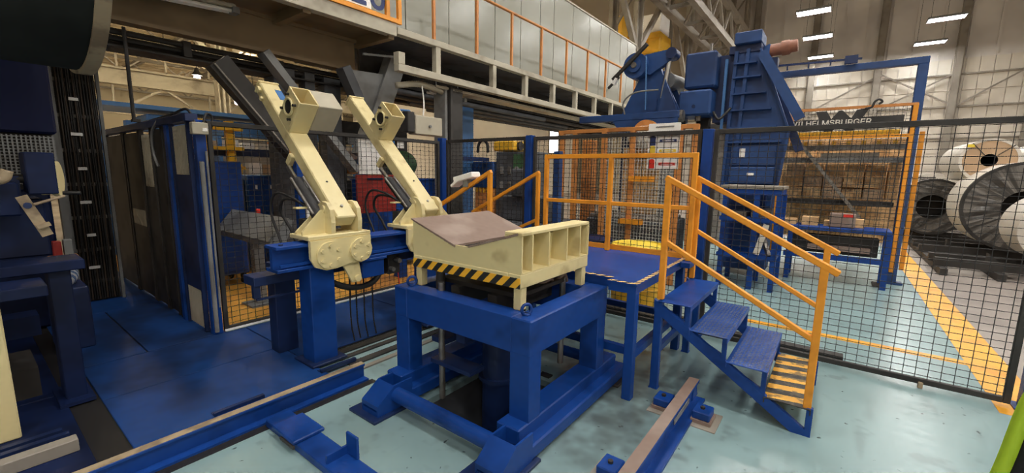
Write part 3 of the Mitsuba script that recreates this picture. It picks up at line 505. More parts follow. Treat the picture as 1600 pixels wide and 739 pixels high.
t = thing('junction_box', 'blue junction box hanging under the arm rail beside the hanging hoses', 'box'); part(t, 'body', B(2.22, 2.46, 3.40, 3.62, .70, .88, .008), 'blue'); part(t, 'lid', B(2.20, 2.48, 3.38, 3.64, .86, .885, .004), 'blue'); part(t, 'bracket', B(2.3, 2.4, 3.5, 3.6, .88, .90), 'blue_dark')
for i, (xx, yy) in enumerate(((2.22, 3.62), (2.30, 3.64), (2.36, 3.6), (2.47, 3.62))):
    solo('hanging_hose', f'thin black hose under the arm rail, {["leftmost", "second from the left", "third from the left", "rightmost"][i]} of four', 'hose', hose([(xx, yy, .74), (xx+.01, yy+.02, .5), (xx+.02, yy+.03, .2), (xx+.04, yy+.02, .03)], .007), 'rubber', True, group='hoses under the arm rail')
solo('looped_hose', 'thick black hose looping below the first arm carriage', 'hose', hose([(1.90, 3.66, .86), (1.96, 3.55, .72), (2.14, 3.5, .62), (2.36, 3.52, .60), (2.5, 3.56, .66), (2.56, 3.6, .76)], .028), 'rubber', True)
t = thing('hose_manifold', 'dark valve manifold with fittings right of the blue junction box', 'valve'); part(t, 'block', B(2.58, 2.72, 3.5, 3.66, .66, .86, .006), 'dark'); part(t, 'fitting', J(cyl((2.6, 3.44, .72), (2.6, 3.5, .72), .022, 10), cyl((2.66, 3.42, .80), (2.66, 3.5, .80), .025, 10)), 'steel_dull', 40); part(t, 'bracket', B(2.6, 2.7, 3.6, 3.64, .86, .9), 'dark')
solo('red_tag', 'small red tag hanging from the dark valve manifold, left of the lift table corner', 'tag', J(B(2.685, 2.715, 3.46, 3.48, .25, .40), B(2.67, 2.73, 3.45, 3.49, .20, .26), bar((2.70, 3.47, .40), (2.70, 3.51, .68), .006)), 'red_bright')

# ------------------------------------------------------------------ floor rails
R1 = thing('floor_rail', 'long blue floor rail with a worn tan top, lying in the foreground on the left', 'rail')
part(R1, 'profile', J(B(-1.6, 1.90, 2.88, 3.03, 0, .018), B(-1.6, 1.90, 2.945, 2.965, .018, .115), B(-1.6, 1.90, 2.925, 2.985, .112, .132, .003)), 'blue'); part(R1, 'running_face', B(-1.6, 1.9, 2.927, 2.983, .1322, .1345), 'tan_rail', label='worn tan running face')
for xx in (.75, 1.35): part(R1, 'clip', J(B(xx, xx+.25, 3.04, 3.07, .024, .05), B(xx+.02, xx+.22, 3.08, 3.10, .024, .04)), 'dark')
part(R1, 'joint_strip', B(-1.6, 1.93, 2.815, 2.88, 0, .003), 'black', label='black strip laid for the shadowed gap along the rail foot')  # flat strip paints the shadowed gap in front of the rail
R2 = thing('floor_rail', 'short blue floor rail with a brown top beside the steps in the right foreground', 'rail')
part(R2, 'profile', J(B(1.1, 3.30, .635, .80, 0, .018), B(1.1, 3.30, .708, .726, .018, .15), B(1.1, 3.28, .68, .755, .145, .165, .004)), 'blue'); part(R2, 'running_face', B(1.1, 3.279, .682, .753, .1652, .168), 'rust', label='worn brown running face')
part(R2, 'end_web', ext([(3.20, .018), (3.34, .018), (3.27, .15), (3.20, .15)], 'y', .70, .735), 'blue'); part(R2, 'web_plate', B(2.75, 3.1, .70, .706, .05, .085), 'grey')
for xx in (2.02, 2.95):
    for yy in (.53, .80): part(R2, 'clamp_block', B(xx, xx+.14, yy, yy+.115, .03, .085, .006), 'blue'); part(R2, 'shim_plate', B(xx-.01, xx+.15, yy-.01, yy+.12, 0, .03), 'rust'); part(R2, 'bolt', cyl((xx+.07, yy+.06, .085), (xx+.07, yy+.06, .1), .016, 6), 'dark')
for xx, yy in ((2.95, .58), (2.02, .6)): solo('grout_pad', 'thin pale grout pad under the near rail clamps' if xx > 2.5 else 'thin pale grout pad under the rail at the bottom edge', 'pad', B(xx-.06, xx+.2, yy-.1, yy+.36, 0, .006), 'steelwork')
t = thing('stop_bracket', 'blue channel with an upright stop plate, bolted to the floor in the foreground', 'bracket')
part(t, 'channel', J(B(1.10, 1.26, 1.55, 2.86, .0, .05, .005)), 'blue'); part(t, 'stop_plate', J(B(1.245, 1.262, 2.03, 2.14, .05, .185, .004), B(1.12, 1.26, 2.13, 2.145, .05, .10)), 'blue'); part(t, 'cover', B(1.08, 1.28, 2.44, 2.72, .05, .075, .006), 'blue'); part(t, 'edge', B(1.072, 1.085, 2.43, 2.6, .035, .05), 'dark')
solo('loose_angle', 'loose dark angle iron lying on the blue deck beside the long rail', 'angle iron', J(B(.92, 1.24, 3.20, 3.23, .024, .05), B(.92, 1.24, 3.23, 3.27, .024, .03)), 'blue_dark')
solo('loose_angle', 'dark angle iron lying at the foot of the arm rail post', 'angle iron', J(B(1.70, 2.02, 3.24, 3.27, .02, .05), B(1.70, 2.02, 3.27, 3.31, .02, .03)), 'blue_dark')
t = thing('track_strip', 'dark grooved track sunk between the deck and the lift table', 'track')
for y, wd in ((3.08, .05), (3.20, .08), (3.38, .06), (3.50, .09)): part(t, 'bar', B(1.95, 3.3, y, y+wd, 0, .014), 'dark' if wd > .055 else 'steelwork')
# ================================================================== CROSSING PLATFORM AND STEPS
PF = thing('crossing_platform', 'blue sheet-topped crossing platform with hazard-taped edges behind the lift table', 'platform')
zp = .906
part(PF, 'top_plate', J(B(3.01, 4.20, 1.075, 2.86, zp-.012, zp), B(2.925, 3.01, 1.075, 1.31, zp-.012, zp)), 'blue')
part(PF, 'frame', J(B(2.93, 2.98, 1.085, 1.30, zp-.075, zp-.012), B(3.015, 3.06, 1.135, 2.85, zp-.075, zp-.012), B(2.98, 4.14, 1.085, 1.135, zp-.075, zp-.012), B(4.14, 4.19, 1.085, 2.85, zp-.075, zp-.012), B(3.06, 4.14, 2.80, 2.85, zp-.075, zp-.012)), 'blue')
part(PF, 'hazard_tape', J(B(2.928, 4.195, 1.078, 1.115, zp, zp+.0015), B(2.928, 2.965, 1.115, 1.31, zp, zp+.0015), B(3.012, 3.05, 1.31, 2.1, zp, zp+.0015)), 'hazard_edge', label='black and yellow hazard tape'); part(PF, 'kick_plate', B(4.17, 4.19, 1.12, 2.86, zp, zp+.05), 'orange')
for xx, yy in ((2.93, 1.082), (4.125, 1.082), (3.02, 2.785), (4.125, 2.785)): part(PF, 'leg', B(xx, xx+.07, yy, yy+.07, 0, zp-.07, .004), 'blue')
for p, q in (((3.06, 1.15, .34), (3.06, 2.79, .34)), ((2.99, 1.12, .34), (4.14, 1.12, .34)), ((4.16, 1.14, .34), (4.16, 2.79, .34))): part(PF, 'stretcher', bar(p, q, .05, .06), 'blue')
GR = thing('guard_rail', 'square orange guard rail along the far edge of the blue platform', 'railing')
xg = 4.08
for yy, nm in ((2.615, 'post'), (1.845, 'post'), (1.035, 'post')): part(GR, nm, B(xg-.022, xg+.022, yy-.022, yy+.022, zp+.002, 1.87, .004), 'orange')
part(GR, 'top_rail', B(xg-.022, xg+.022, 1.013, 2.637, 1.85, 1.894, .004), 'orange'); part(GR, 'mid_rail', B(xg-.02, xg+.02, 1.013, 2.637, 1.375, 1.415, .004), 'orange')
part(GR, 'extension', B(3.98, 4.18, .99, 1.075, zp-.05, zp, .003), 'blue')

ST = thing('stair', 'blue steel stair with four treads, the lowest black and yellow, and orange handrails', 'stair')
xa, xb = 3.245, 4.17
tz = [.728, .551, .376, .196]; ty = [(.775, 1.02), (.51, .775), (.247, .51), (-.012, .258)]
for i, (z, (a, b)) in enumerate(zip(tz, ty)):
    tr = part(ST, 'tread', J(B(xa-.01, xb, a, b, z-.008, z, .002), B(xa-.01, xb, a, a+.006, z-.04, z-.008), B(xa-.01, xb, b-.006, b, z-.04, z-.008)), 'hazard_step' if i == 3 else ('blue' if i == 0 else 'blue_tread'), label='black and yellow striped bottom tread' if i == 3 else None)
    if i < 3:
        for k in range(22): 
            pass
    for xx in (xa, xb-.03):
        if i < 3: part(ST, 'bracket', J(B(xx, xx+.028, a+.005, a+.035, z-.20, z-.008), bar((xx+.014, a+.02, z-.15), (xx+.014, b, z-.03), .02)), 'blue')
# raised tread pattern of the two chequer-plate treads
for z, (a, b) in zip(tz[1:3], ty[1:3]):
    bumps = []
    for i in range(34):
        for j in range(9):
            x, y = xa+.01+i*.0268, a+.018+j*.0265; s = .008 if (i+j) % 2 else -.008
            bumps.append(bar((x-.008, y-s, z+.0008), (x+.008, y+s, z+.0008), .004, .0025))
    part(ST, 'tread_pattern', J(*bumps), 'steel_dull', kind='stuff')
for xx in (xa-.002, xb-.036):
    prof = [(1.05, .735), (1.05, .64), (.09, -.0), (-.02, 0), (-.02, .06), (.02, .06)]
    part(ST, 'stringer', ext([(1.05, .735), (1.05, .645), (.085, 0), (-.025, 0), (-.025, .02)], 'x', xx, xx+.036), 'blue')
    part(ST, 'leg', J(B(xx, xx+.05, .985, 1.045, 0, .72, .004), B(xx-.005, xx+.055, .98, 1.05, 0, .01)), 'blue'); part(ST, 'front_post', B(xx, xx+.034, -.025, .012, 0, .20, .003), 'blue')
for z in (.30,): part(ST, 'cross_bar', B(xa+.04, xb-.04, .99, 1.03, z, z+.05), 'blue'); 
for xx, nm in ((xa+.002, 'handrail'), (xb-.045, 'handrail')):
    h = part(ST, 'handrail', J(bar((xx+.02, 1.03, 1.675), (xx+.02, -.065, 1.105), .042, .042, c=.006)), 'orange')
    part(ST, 'mid_rail', bar((xx+.02, 1.0, 1.19), (xx+.02, .02, .655), .036, .036, c=.005), 'orange')
    part(ST, 'rail_post', B(xx, xx+.042, .985, 1.03, .738, 1.668, .004), 'orange'); part(ST, 'rail_post', J(B(xx, xx+.042, -.012, .034, .19, 1.14, .004)), 'orange')
S2 = thing('far_stair', 'blue stair with orange handrails going down behind the brown cradle', 'stair')
for i in range(4): part(S2, 'tread', B(3.46, 4.28, 2.87+i*.25, 3.11+i*.25, .72-i*.18, .73-i*.18, .002), 'blue_tread')
for xx in (3.42, 4.32):
    xs_ = xx+.045 if xx < 4 else xx-.045
    part(S2, 'stringer', bar((xs_, 2.87, .68), (xs_, 3.88, .05), .03, .1), 'blue')
    part(S2, 'rail_post', B(xx-.022, xx+.022, 2.865, 2.909, .60, 1.69, .004), 'orange'); part(S2, 'handrail', bar((xx, 2.87, 1.70), (xx, 3.96, 1.14), .042, c=.005), 'orange')
    part(S2, 'mid_rail', bar((xx, 2.9, 1.24 if xx < 4 else 1.12), (xx, 3.9, .66), .036, c=.005), 'orange'); part(S2, 'rail_post', B(xx-.022, xx+.022, 3.82, 3.864, .05, 1.18, .004), 'orange')
t = thing('light_curtain_box', 'small white angled box clamped to the far orange handrail', 'box'); part(t, 'shell', J(bar((3.42, 3.08, 1.665), (3.42, 3.36, 1.60), .14, .06, c=.008), bar((3.42, 3.30, 1.60), (3.42, 3.40, 1.53), .14, .03, c=.006)), 'white'); part(t, 'clamp', B(3.39, 3.45, 3.18, 3.25, 1.53, 1.62), 'grey')

# ================================================================== MESH FENCES
def panel(ax, at, a0, a1, z0, z1, label, group=None, pa=.076, pz=.057, t=.0042, mat='wire', frame='dark', fwid=.04, wt='wire_mesh'):
    k = thing('mesh_fence', label, 'fence', group)
    def fb(aa, ab, za, zb): return B(at-.018, at+.018, aa, ab, za, zb, .003) if ax == 'x' else B(aa, ab, at-.018, at+.018, za, zb, .003)
    part(k, 'upright', fb(a0, a0+fwid, z0, z1), frame); part(k, 'upright', fb(a1-fwid, a1, z0, z1), frame)
    part(k, 'top_bar', fb(a0+fwid, a1-fwid, z1-.045, z1), frame); part(k, 'bottom_bar', fb(a0+fwid, a1-fwid, z0, z0+.045), frame)
    part(k, 'wire_mesh', grid(ax, at, a0+fwid, a1-fwid, z0+.04, z1-.04, pa, pz, t), mat, kind='stuff')
    return k
def post(x, y, w, z1, mat, label, name='fence_post'):
    k = thing(name, label, 'post'); part(k, 'shaft', B(x-w/2, x+w/2, y-w/2, y+w/2, .008, z1, .004), mat); part(k, 'base_plate', B(x-w*.9, x+w*.9, y-w*.9, y+w*.9, 0, .012), mat)
    return k
XF = 4.66
panel('x', XF, -1.20, 1.02, .03, 2.145, 'black mesh fence panel right of the orange stair, in front of the coils')
panel('x', XF, 1.135, 3.19, .03, 2.15, 'black mesh fence panel behind the blue platform, with the white notice on it')
panel('x', XF, 3.31, 4.80, .03, 2.16, 'black mesh fence panel behind the brown cradle, left of the guard rail')
post(XF, 1.077, .095, 2.15, 'blue', 'blue fence post right behind the top of the stair handrail')
post(XF, 3.25, .095, 2.17, 'blue', 'blue fence post just left of the square orange guard rail')
post(XF, 4.90, .10, 2.19, 'blue', 'blue fence corner post behind the far stair rail, right of the second arm')
post(XF+.05, -1.30, .09, 2.2, 'blue', 'blue gate post at the right edge of the picture')
post(5.35, 3.24, .10, 2.0, 'blue_machine', 'second blue post standing behind the fence left of the guard rail')
solo('fence_clip', 'small greenish clip on the bottom bar of the right fence panel', 'clip', B(XF-.04, XF+.0, -.72, -.69, 0, .05, .004), 'tan_rail')
YF = 4.885
k = panel('y', YF, 1.56, 4.58, .03, 2.14, 'long black mesh fence panel behind both cream arms, with the red cover on it')
part(k, 'kick_strip', J(B(1.56, 3.9, YF-.03, YF-.02, .03, .05), B(2.2, 2.25, YF-.04, YF-.02, .03, .06)), 'white', label='pale strip along the foot')
t = post(1.50, 4.90, .085, 2.14, 'blue', 'blue corner post of the left cell with a grey conduit and a switch box')
part(t, 'conduit', cyl((1.485, 4.845, .05), (1.485, 4.845, 1.75), .02, 10), 'grey', 40, label='grey conduit'); part(t, 'conduit', cyl((1.53, 4.845, .3), (1.53, 4.845, 1.85), .01, 8), 'grey', 40)
t = thing('switch_box', 'pale switch box on top of the blue corner post of the left cell', 'box'); part(t, 'case', B(1.415, 1.545, 4.78, 4.855, 2.0, 2.11, .006), 'beige'); part(t, 'name_plate', B(1.495, 1.535, 4.776, 4.78, 2.03, 2.06), 'white')
part(t, 'cable', hose([(1.52, 4.82, 2.11), (1.56, 4.86, 2.2), (1.62, 4.9, 2.18), (1.60, 4.9, 2.05), (1.56, 4.88, 2.0)], .010), 'rubber', True)
part(t, 'cable', hose([(1.46, 4.85, 2.11), (1.45, 5.0, 2.24), (1.44, 5.4, 2.22), (1.44, 6.2, 2.20), (1.44, 7.2, 2.19)], .012), 'rubber', True)
solo('warning_notice', 'blank white notice board on the mesh behind the second arm', 'sign', B(3.21, 3.55, YF+.02, YF+.03, 1.64, 2.085), 'white'); solo('warning_notice', 'small white notice on the mesh to the right of the second arm', 'sign', B(3.82, 3.94, YF+.02, YF+.03, 2.0, 2.14), 'white')
t = thing('fence_cover', 'dark red sheet cover on the line fence below the blank white notice', 'cover'); part(t, 'sheet', B(3.17, 3.78, YF+.03, YF+.05, 1.13, 1.63, .004), 'red'); part(t, 'latch', B(3.33, 3.56, YF+.01, YF+.03, 1.565, 1.59), 'deep_blue')
# sign with the three drums
t = thing('waste_sign', 'white notice with blue, yellow and red bins and bars, on the platform fence', 'sign')
part(t, 'board', B(XF+.02, XF+.03, 1.365, 1.70, 1.755, 2.235), 'white')
for k, (zc_, m_) in enumerate(((2.05, 'navy_print'), (1.945, 'yellow_print'), (1.805, 'red_bright'))):
    part(t, 'bin_picture', J(B(XF+.016, XF+.02, 1.615, 1.675, zc_-.045, zc_+.045), B(XF+.016, XF+.02, 1.625, 1.665, zc_+.045, zc_+.055)), m_)
    part(t, 'text_bar', B(XF+.016, XF+.02, 1.395, 1.57, zc_-.012, zc_+.016), m_)
    part(t, 'text_line', B(XF+.0145, XF+.016, 1.42, 1.545, zc_-.004, zc_+.005), 'white')
part(t, 'heading', B(XF+.016, XF+.02, 1.43, 1.62, 2.19, 2.205), 'grey')

# left cell wall, running away from the camera
XC = 1.45
def sheet(y0, y1, spans, label, mat='dark'):
    k = thing('cell_panel', label, 'panel')
    part(k, 'upright', B(XC-.02, XC+.02, y0, y0+.035, .03, 2.12), mat); part(k, 'upright', B(XC-.02, XC+.02, y1-.035, y1, .03, 2.12), mat)
    for a, b, perf in spans:
        if perf: part(k, 'perforated_sheet', grid('x', XC, y0+.035, y1-.035, a, b, .045, .042, .014), 'beige', kind='stuff')
        else: part(k, 'sheet', B(XC-.006, XC+.006, y0+.035, y1-.035, a, b), mat)
    return k
sheet(4.985, 5.52, ((.05, .45, True), (.45, 1.62, False), (1.62, 2.10, True)), 'dark blue cell panel next to the corner post, perforated at the top and foot', 'blue_dark')
sheet(5.80, 6.16, ((.05, .5, False), (.5, 2.1, False)), 'plain dark cell panel, second from the corner post')
sheet(6.20, 6.66, ((.05, 1.46, False), (1.46, 2.06, True)), 'dark cell panel with a perforated upper half, third from the corner post')
sheet(6.70, 7.45, ((.05, .95, False), (.95, 1.15, True), (1.15, 2.1, False)), 'plain dark cell panel with a small lit slot')
sheet(7.50, 8.45, ((.05, 2.1, False),), 'farthest dark cell panel, beside the cable ladder')
post(XC+.01, 5.62, .08, 2.12, 'blue', 'blue post in the gap beside the first cell panel')
post(XC+.01, 5.74, .05, 2.12, 'dark', 'black post in the gap between the first two cell panels')
t = thing('cell_top_beam', 'dark blue beam along the top of the left cell panels', 'beam'); part(t, 'channel', B(XC-.06, XC+.04, 4.86, 8.5, 2.12, 2.19, .004), 'blue_dark')
t = thing('cable_gland', 'grey cable dropping beside the perforated cell panel', 'cable'); part(t, 'cable', hose([(1.40, 5.75, 2.17), (1.38, 5.9, 2.05), (1.38, 5.92, 1.85), (1.39, 5.84, 1.7)], .013), 'grey', True)

# ------------------------------------------------------------------ inside the cell
t = thing('tool_cabinet', 'tall dark blue cabinet on castors inside the left cell', 'cabinet')
part(t, 'body', B(1.94, 2.56, 6.80, 7.40, .17, 1.78, .01), 'blue'); part(t, 'door', B(1.96, 2.54, 6.785, 6.80, .22, 1.74, .004), 'blue')
for x, y in ((2.00, 6.87), (2.50, 6.87), (2.0, 7.33), (2.5, 7.33)): c_ = part(t, 'castor', J(ring((x, y, .057), (1, .2, 0), .036, .02, 16, 6), B(x-.03, x+.03, y-.03, y+.03, .10, .17)), 'black', True)
t = thing('console_desk', 'grey sloping operator console on a post behind the left mesh fence', 'console')
part(t, 'desk', ext([(2.14, .80), (2.30, .80), (2.42, 1.10), (2.36, 1.12), (2.14, .86)], 'y', 5.06, 6.70), 'grey')
part(t, 'panel', ext([(2.138, .865), (2.355, 1.122), (2.35, 1.128), (2.13, .87)], 'y', 5.10, 6.66), 'grey')
part(t, 'post', B(2.18, 2.30, 5.62, 5.74, .02, .80, .006), 'grey'); part(t, 'base', B(2.08, 2.40, 5.52, 5.84, 0, .02), 'grey'); part(t, 'stop_button', cyl((2.39, 5.95, 1.11), (2.39, 5.95, 1.17), .03, 12), 'red_bright', 40)
t = thing('locker', 'bright blue two-door locker behind the console, left of the first arm', 'cabinet')
part(t, 'body', B(2.90, 3.36, 7.5, 8.0, .05, 1.58, .008), 'light_blue')
for a in (2.905, 3.135): d_ = part(t, 'door', B(a, a+.22, 7.485, 7.5, .62, 1.56, .004), 'blue'); part(t, d_.split('__')[1]+'__handle', B(a+.09, a+.12, 7.47, 7.485, 1.36, 1.42), 'white')
part(t, 'drawer', B(2.905, 3.355, 7.485, 7.5, .10, .6, .004), 'blue')
solo('grey_locker', 'narrow dark grey-green cabinet between the tall cabinet and the blue locker', 'cabinet', B(2.66, 2.88, 7.6, 8.0, .02, 1.5, .006), 'grey_dark')
post(2.93, 5.92, .09, 2.05, 'blue', 'blue upright standing left of the hydraulic cylinder of the first arm')
solo('light_strip', 'tall narrow white strip beside the blue upright behind the first arm', 'strip', B(3.06, 3.10, 6.0, 6.03, .55, 1.95), 'white')
t = thing('machine_frame', 'blue machine frame with a yellow rack behind the left mesh fence', 'machine')
for x in (2.3, 4.2): part(t, 'upright', B(x, x+.16, 9.4, 9.6, .02, 2.1), 'blue_dark')
part(t, 'beam', B(1.9, 5.0, 9.3, 9.5, 1.92, 2.06), 'blue_dark'); part(t, 'beam', B(1.9, 5.0, 9.5, 9.7, 2.3, 2.45), 'light_blue'); part(t, 'table', B(1.9, 5.2, 9.2, 10.0, .8, .9), 'blue')
for x in (2.8, 3.25): part(t, 'rack_post', B(x, x+.12, 9.15, 9.3, .9, 2.55), 'yellow')
for k in range(4): part(t, 'rack_bar', B(2.7, 3.5, 9.1, 9.25, 1.3+k*.36, 1.36+k*.36), 'yellow')
random.seed(3); ORD = ['first', 'second', 'third', 'fourth', 'fifth', 'sixth', 'seventh', 'eighth', 'ninth', 'tenth', 'eleventh', 'twelfth', 'thirteenth', 'fourteenth', 'fifteenth', 'sixteenth']
for k in range(16):
    x = 1.9+k*.33; z = 2.12+random.random()*.05
    solo('stacked_carton', f'pale carton on the far shelf behind the left fence, {ORD[k]} from the left', 'carton', B(x, x+.24, 11.0, 11.3, 2.10, 2.26+random.random()*.1), random.choice(['white', 'kraft', 'wrap_white', 'orange_dull']), group='cartons on the far shelf')
for k in range(7):
    x = 2.2+k*.42
    solo('supply_box', f'small box on the lower far shelf behind the left fence, {ORD[k]} from the left', 'box', B(x, x+.28, 11.0, 11.3, 1.50, 1.68+random.random()*.14), random.choice(['white', 'kraft', 'yellow', 'wrap_white']), group='boxes on the lower far shelf')
t = thing('shelving', 'long dark shelving with cartons behind the left mesh fence', 'shelf')
for z in (1.46, 2.06): part(t, 'shelf_board', B(1.8, 7.4, 10.9, 11.5, z, z+.04), 'blue_dark')
for x in (1.8, 3.7, 5.6, 7.3): part(t, 'upright', B(x, x+.06, 10.92, 11.48, 0, 2.6), 'light_blue')
t = thing('far_machine', 'long pale blue machine with white covers far beyond the left fence', 'machine'); part(t, 'cover', B(3.2, 8, 14.0, 15, 2.6, 3.0, .03), 'light_blue'); part(t, 'body', B(3, 9, 14.0, 15.2, 0, 2.5, .03), 'grey'); part(t, 'canopy', B(2.0, 9, 13.8, 15.4, 3.1, 3.2), 'light_blue')
# below the mezzanine, centre
t = thing('wall_box', 'beige electrical box hanging under the mezzanine right of the second arm', 'box'); part(t, 'case', B(4.66, 5.24, 5.5, 5.7, 2.28, 2.58, .01), 'beige'); part(t, 'side_gear', B(4.50, 4.64, 5.5, 5.7, 2.3, 2.62, .01), 'dark'); part(t, 'knob', cyl((4.95, 5.5, 2.42), (4.95, 5.47, 2.42), .025, 10), 'grey', 40); part(t, 'drop_cable', hose([(4.9, 5.6, 2.58), (4.92, 5.6, 2.8), (4.9, 5.62, 3.1)], .012), 'white', True)
part(t, 'hook_pipe', hose([(4.3, 5.6, 2.1), (4.3, 5.6, 2.5), (4.38, 5.6, 2.62), (4.62, 5.6, 2.64)], .018), 'light_blue', True)
t = thing('blue_cabinet', 'long blue cabinet with white lettering between the second arm and the corner post', 'cabinet'); part(t, 'body', B(4.1, 5.70, 6.0, 6.5, .1, 1.52, .01), 'blue'); part(t, 'top', B(4.08, 5.72, 5.98, 6.52, 1.52, 1.55), 'blue')
part(t, 'lettering', J(text_on('UNIMAT', .085, (5.1, 5.998, 1.14), (1, 0, 0), (0, 0, 1))), 'white')
t = thing('press_unit', 'dark press unit crowded with fittings behind the second arm', 'machine'); part(t, 'frame', J(B(4.0, 4.15, 6.7, 7.3, .1, 2.4), B(5.3, 5.45, 6.7, 7.3, .1, 2.4), B(4.0, 5.45, 6.7, 7.3, 2.3, 2.5), B(4.0, 5.45, 6.9, 7.3, .1, 1.5)), 'dark')
for k in range(9):
    x = 4.2+(k % 3)*.36; z = 1.62+(k//3)*.25; part(t, 'fitting', B(x+.03, x+.2, 6.75, 6.88, z, z+.13, .01), ['orange_dull', 'steel_dull', 'grey', 'rust'][k % 4])
part(t, 'valve_wheel', ring((4.5, 6.7, 1.7), (0, 1, 0), .09, .02), 'blue', True)
solo('green_bundle', 'green sheeted bundle seen through the mesh left of the corner post', 'bundle', put(trimesh.creation.icosphere(2, 1.), np.array([[.3, 0, 0, 5.1], [0, .2, 0, 6.42], [0, 0, .25, 1.80], [0, 0, 0, 1]])), 'green', True)
t = thing('blue_stand', 'blue posts of the second stand behind the corner fence post', 'stand'); part(t, 'post', B(5.9, 6.02, 5.9, 6.02, 0, 2.0), 'blue'); part(t, 'post', B(4.2, 4.34, 5.4, 5.55, 0, 1.1), 'blue'); part(t, 'cap_beam', B(5.6, 6.9, 5.85, 6.0, 1.9, 1.98), 'blue_dark')
t = thing('green_cabinet', 'dark green control cabinet behind the mesh left of the guard rail', 'cabinet'); part(t, 'body', B(7.0, 7.6, 4.85, 5.75, .0, 2.10, .01), 'grey_dark'); part(t, 'door', B(6.985, 7.0, 4.9, 5.28, .15, 2.05), 'green'); part(t, 'door', B(6.985, 7.0, 5.32, 5.7, .15, 2.05), 'grey_dark')
for k in range(8): part(t, 'gauge', B(6.96, 6.985, 4.95+(k % 4)*.19, 5.05+(k % 4)*.19, 1.35+(k//4)*.3, 1.5+(k//4)*.3, .01), ['steel_dull', 'grey'][k % 2])
t = thing('yellow_motor', 'yellow-green motor on top of the dark machine behind the mesh', 'motor'); part(t, 'body', B(7.0, 7.5, 5.3, 5.84, 2.12, 2.32, .03), 'yellow'); part(t, 'end_cap', cyl((7.2, 5.25, 2.22), (7.2, 5.3, 2.22), .09, 14), 'black', 40)
solo('hose_arch', 'black hose arching up beside the yellow-green motor', 'hose', hose([(7.1, 6.35, 2.1), (7.1, 6.32, 2.28), (7.1, 6.2, 2.36), (7.1, 6.08, 2.28), (7.1, 6.06, 2.1)], .03), 'rubber', True)
t = thing('orange_unit', 'orange machine unit behind the far stair rail', 'machine'); part(t, 'body', B(7.0, 7.5, 5.80, 6.35, .3, 1.35, .02), 'orange_dull'); part(t, 'top', B(6.95, 7.6, 5.78, 6.38, 1.35, 1.9, .02), 'blue_machine')
for k in range(5): part(t, 'rib', B(6.97, 7.0, 5.85+k*.1, 5.89+k*.1, 1.25, 1.35), 'yellow')
solo('low_machine', 'low dark machine bed behind the mesh between the blue posts', 'machine', J(B(5.3, 6.5, 3.5, 4.6, .0, .9, .02), B(5.6, 6.2, 3.6, 4.5, .9, 1.3, .02), B(5.5, 5.7, 3.9, 4.2, 1.3, 1.75, .02)), 'grey_dark')
# ================================================================== BEYOND THE LINE FENCE
OF = thing('orange_fence', 'orange-framed guard with pale mesh under the drum machine', 'guard')
for y in (1.70, 1.92, 2.64, 3.12, 3.66, 3.92): part(OF, 'post', B(6.56, 6.64, y-.04, y+.04, 0, 2.42, .004), 'orange_dull')
part(OF, 'top_bar', B(6.56, 6.64, 1.66, 3.98, 2.36, 2.42, .004), 'orange_dull'); part(OF, 'low_bar', B(6.56, 6.64, 1.66, 3.98, .42, .48, .004), 'orange_dull')
part(OF, 'wire_mesh', grid('x', 6.6, 1.96, 3.1, .48, 2.36, .05, .05, .008), 'wire_light', kind='stuff', label='pale wire mesh'); part(OF, 'wire_mesh', grid('x', 6.6, 3.12, 3.66, .48, 2.36, .05, .05, .006), 'wire', kind='stuff')
part(OF, 'bracket', B(6.45, 6.6, 2.25, 2.62, 1.58, 1.66), 'orange'); part(OF, 'bracket', B(6.45, 6.6, 2.4, 2.75, .90, .98), 'orange')
t = thing('conveyor_bed', 'dark conveyor bed with timber bits behind the orange guard', 'conveyor'); part(t, 'bed', B(7.0, 8.25, 2.2, 3.6, .3, .9, .02), 'grey_dark'); part(t, 'roller', J(*[cyl((7.15+.2*k, 2.22, .93), (7.15+.2*k, 3.58, .93), .05, 10) for k in range(5)]), 'steel_dull', 40, kind='stuff')
part(t, 'leg', J(B(7.05, 7.15, 2.25, 2.35, 0, .3)), 'grey_dark'); part(t, 'leg', B(8.1, 8.2, 3.45, 3.55, 0, .3), 'grey_dark')
solo('orange_column', 'orange column at the left end of the conveyor bed behind the orange guard', 'column', B(7.2, 7.45, 3.65, 3.85, .0, 2.3, .01), 'orange_dull'); solo('grey_column', 'grey column standing on the conveyor bed, right of the wrapped bale', 'column', B(7.3, 7.5, 2.25, 2.42, .98, 2.4, .01), 'grey'); solo('timber_stack', 'brown timber stack standing on the conveyor bed', 'timber', J(*[B(7.6, 7.8, 2.6, 3.2, .98+.2*k, 1.17+.2*k, .006) for k in range(6)]), 'wood')
solo('wrapped_bale', 'white wrapped bale on the machine behind the orange guard', 'bale', put(trimesh.creation.icosphere(2, 1.), np.array([[.3, 0, 0, 7.4], [0, .28, 0, 2.75], [0, 0, .2, 2.32], [0, 0, 0, 1]])), 'wrap_white', True)
t = thing('reel_wheel', 'orange reel wheel under the drum machine', 'wheel'); part(t, 'disc', cyl((7.38, 2.74, 2.39), (7.46, 2.74, 2.39), .23, 28), 'orange_dull', 40); part(t, 'hub', cyl((7.34, 2.74, 2.39), (7.38, 2.74, 2.39), .06, 14), 'grey', 40)
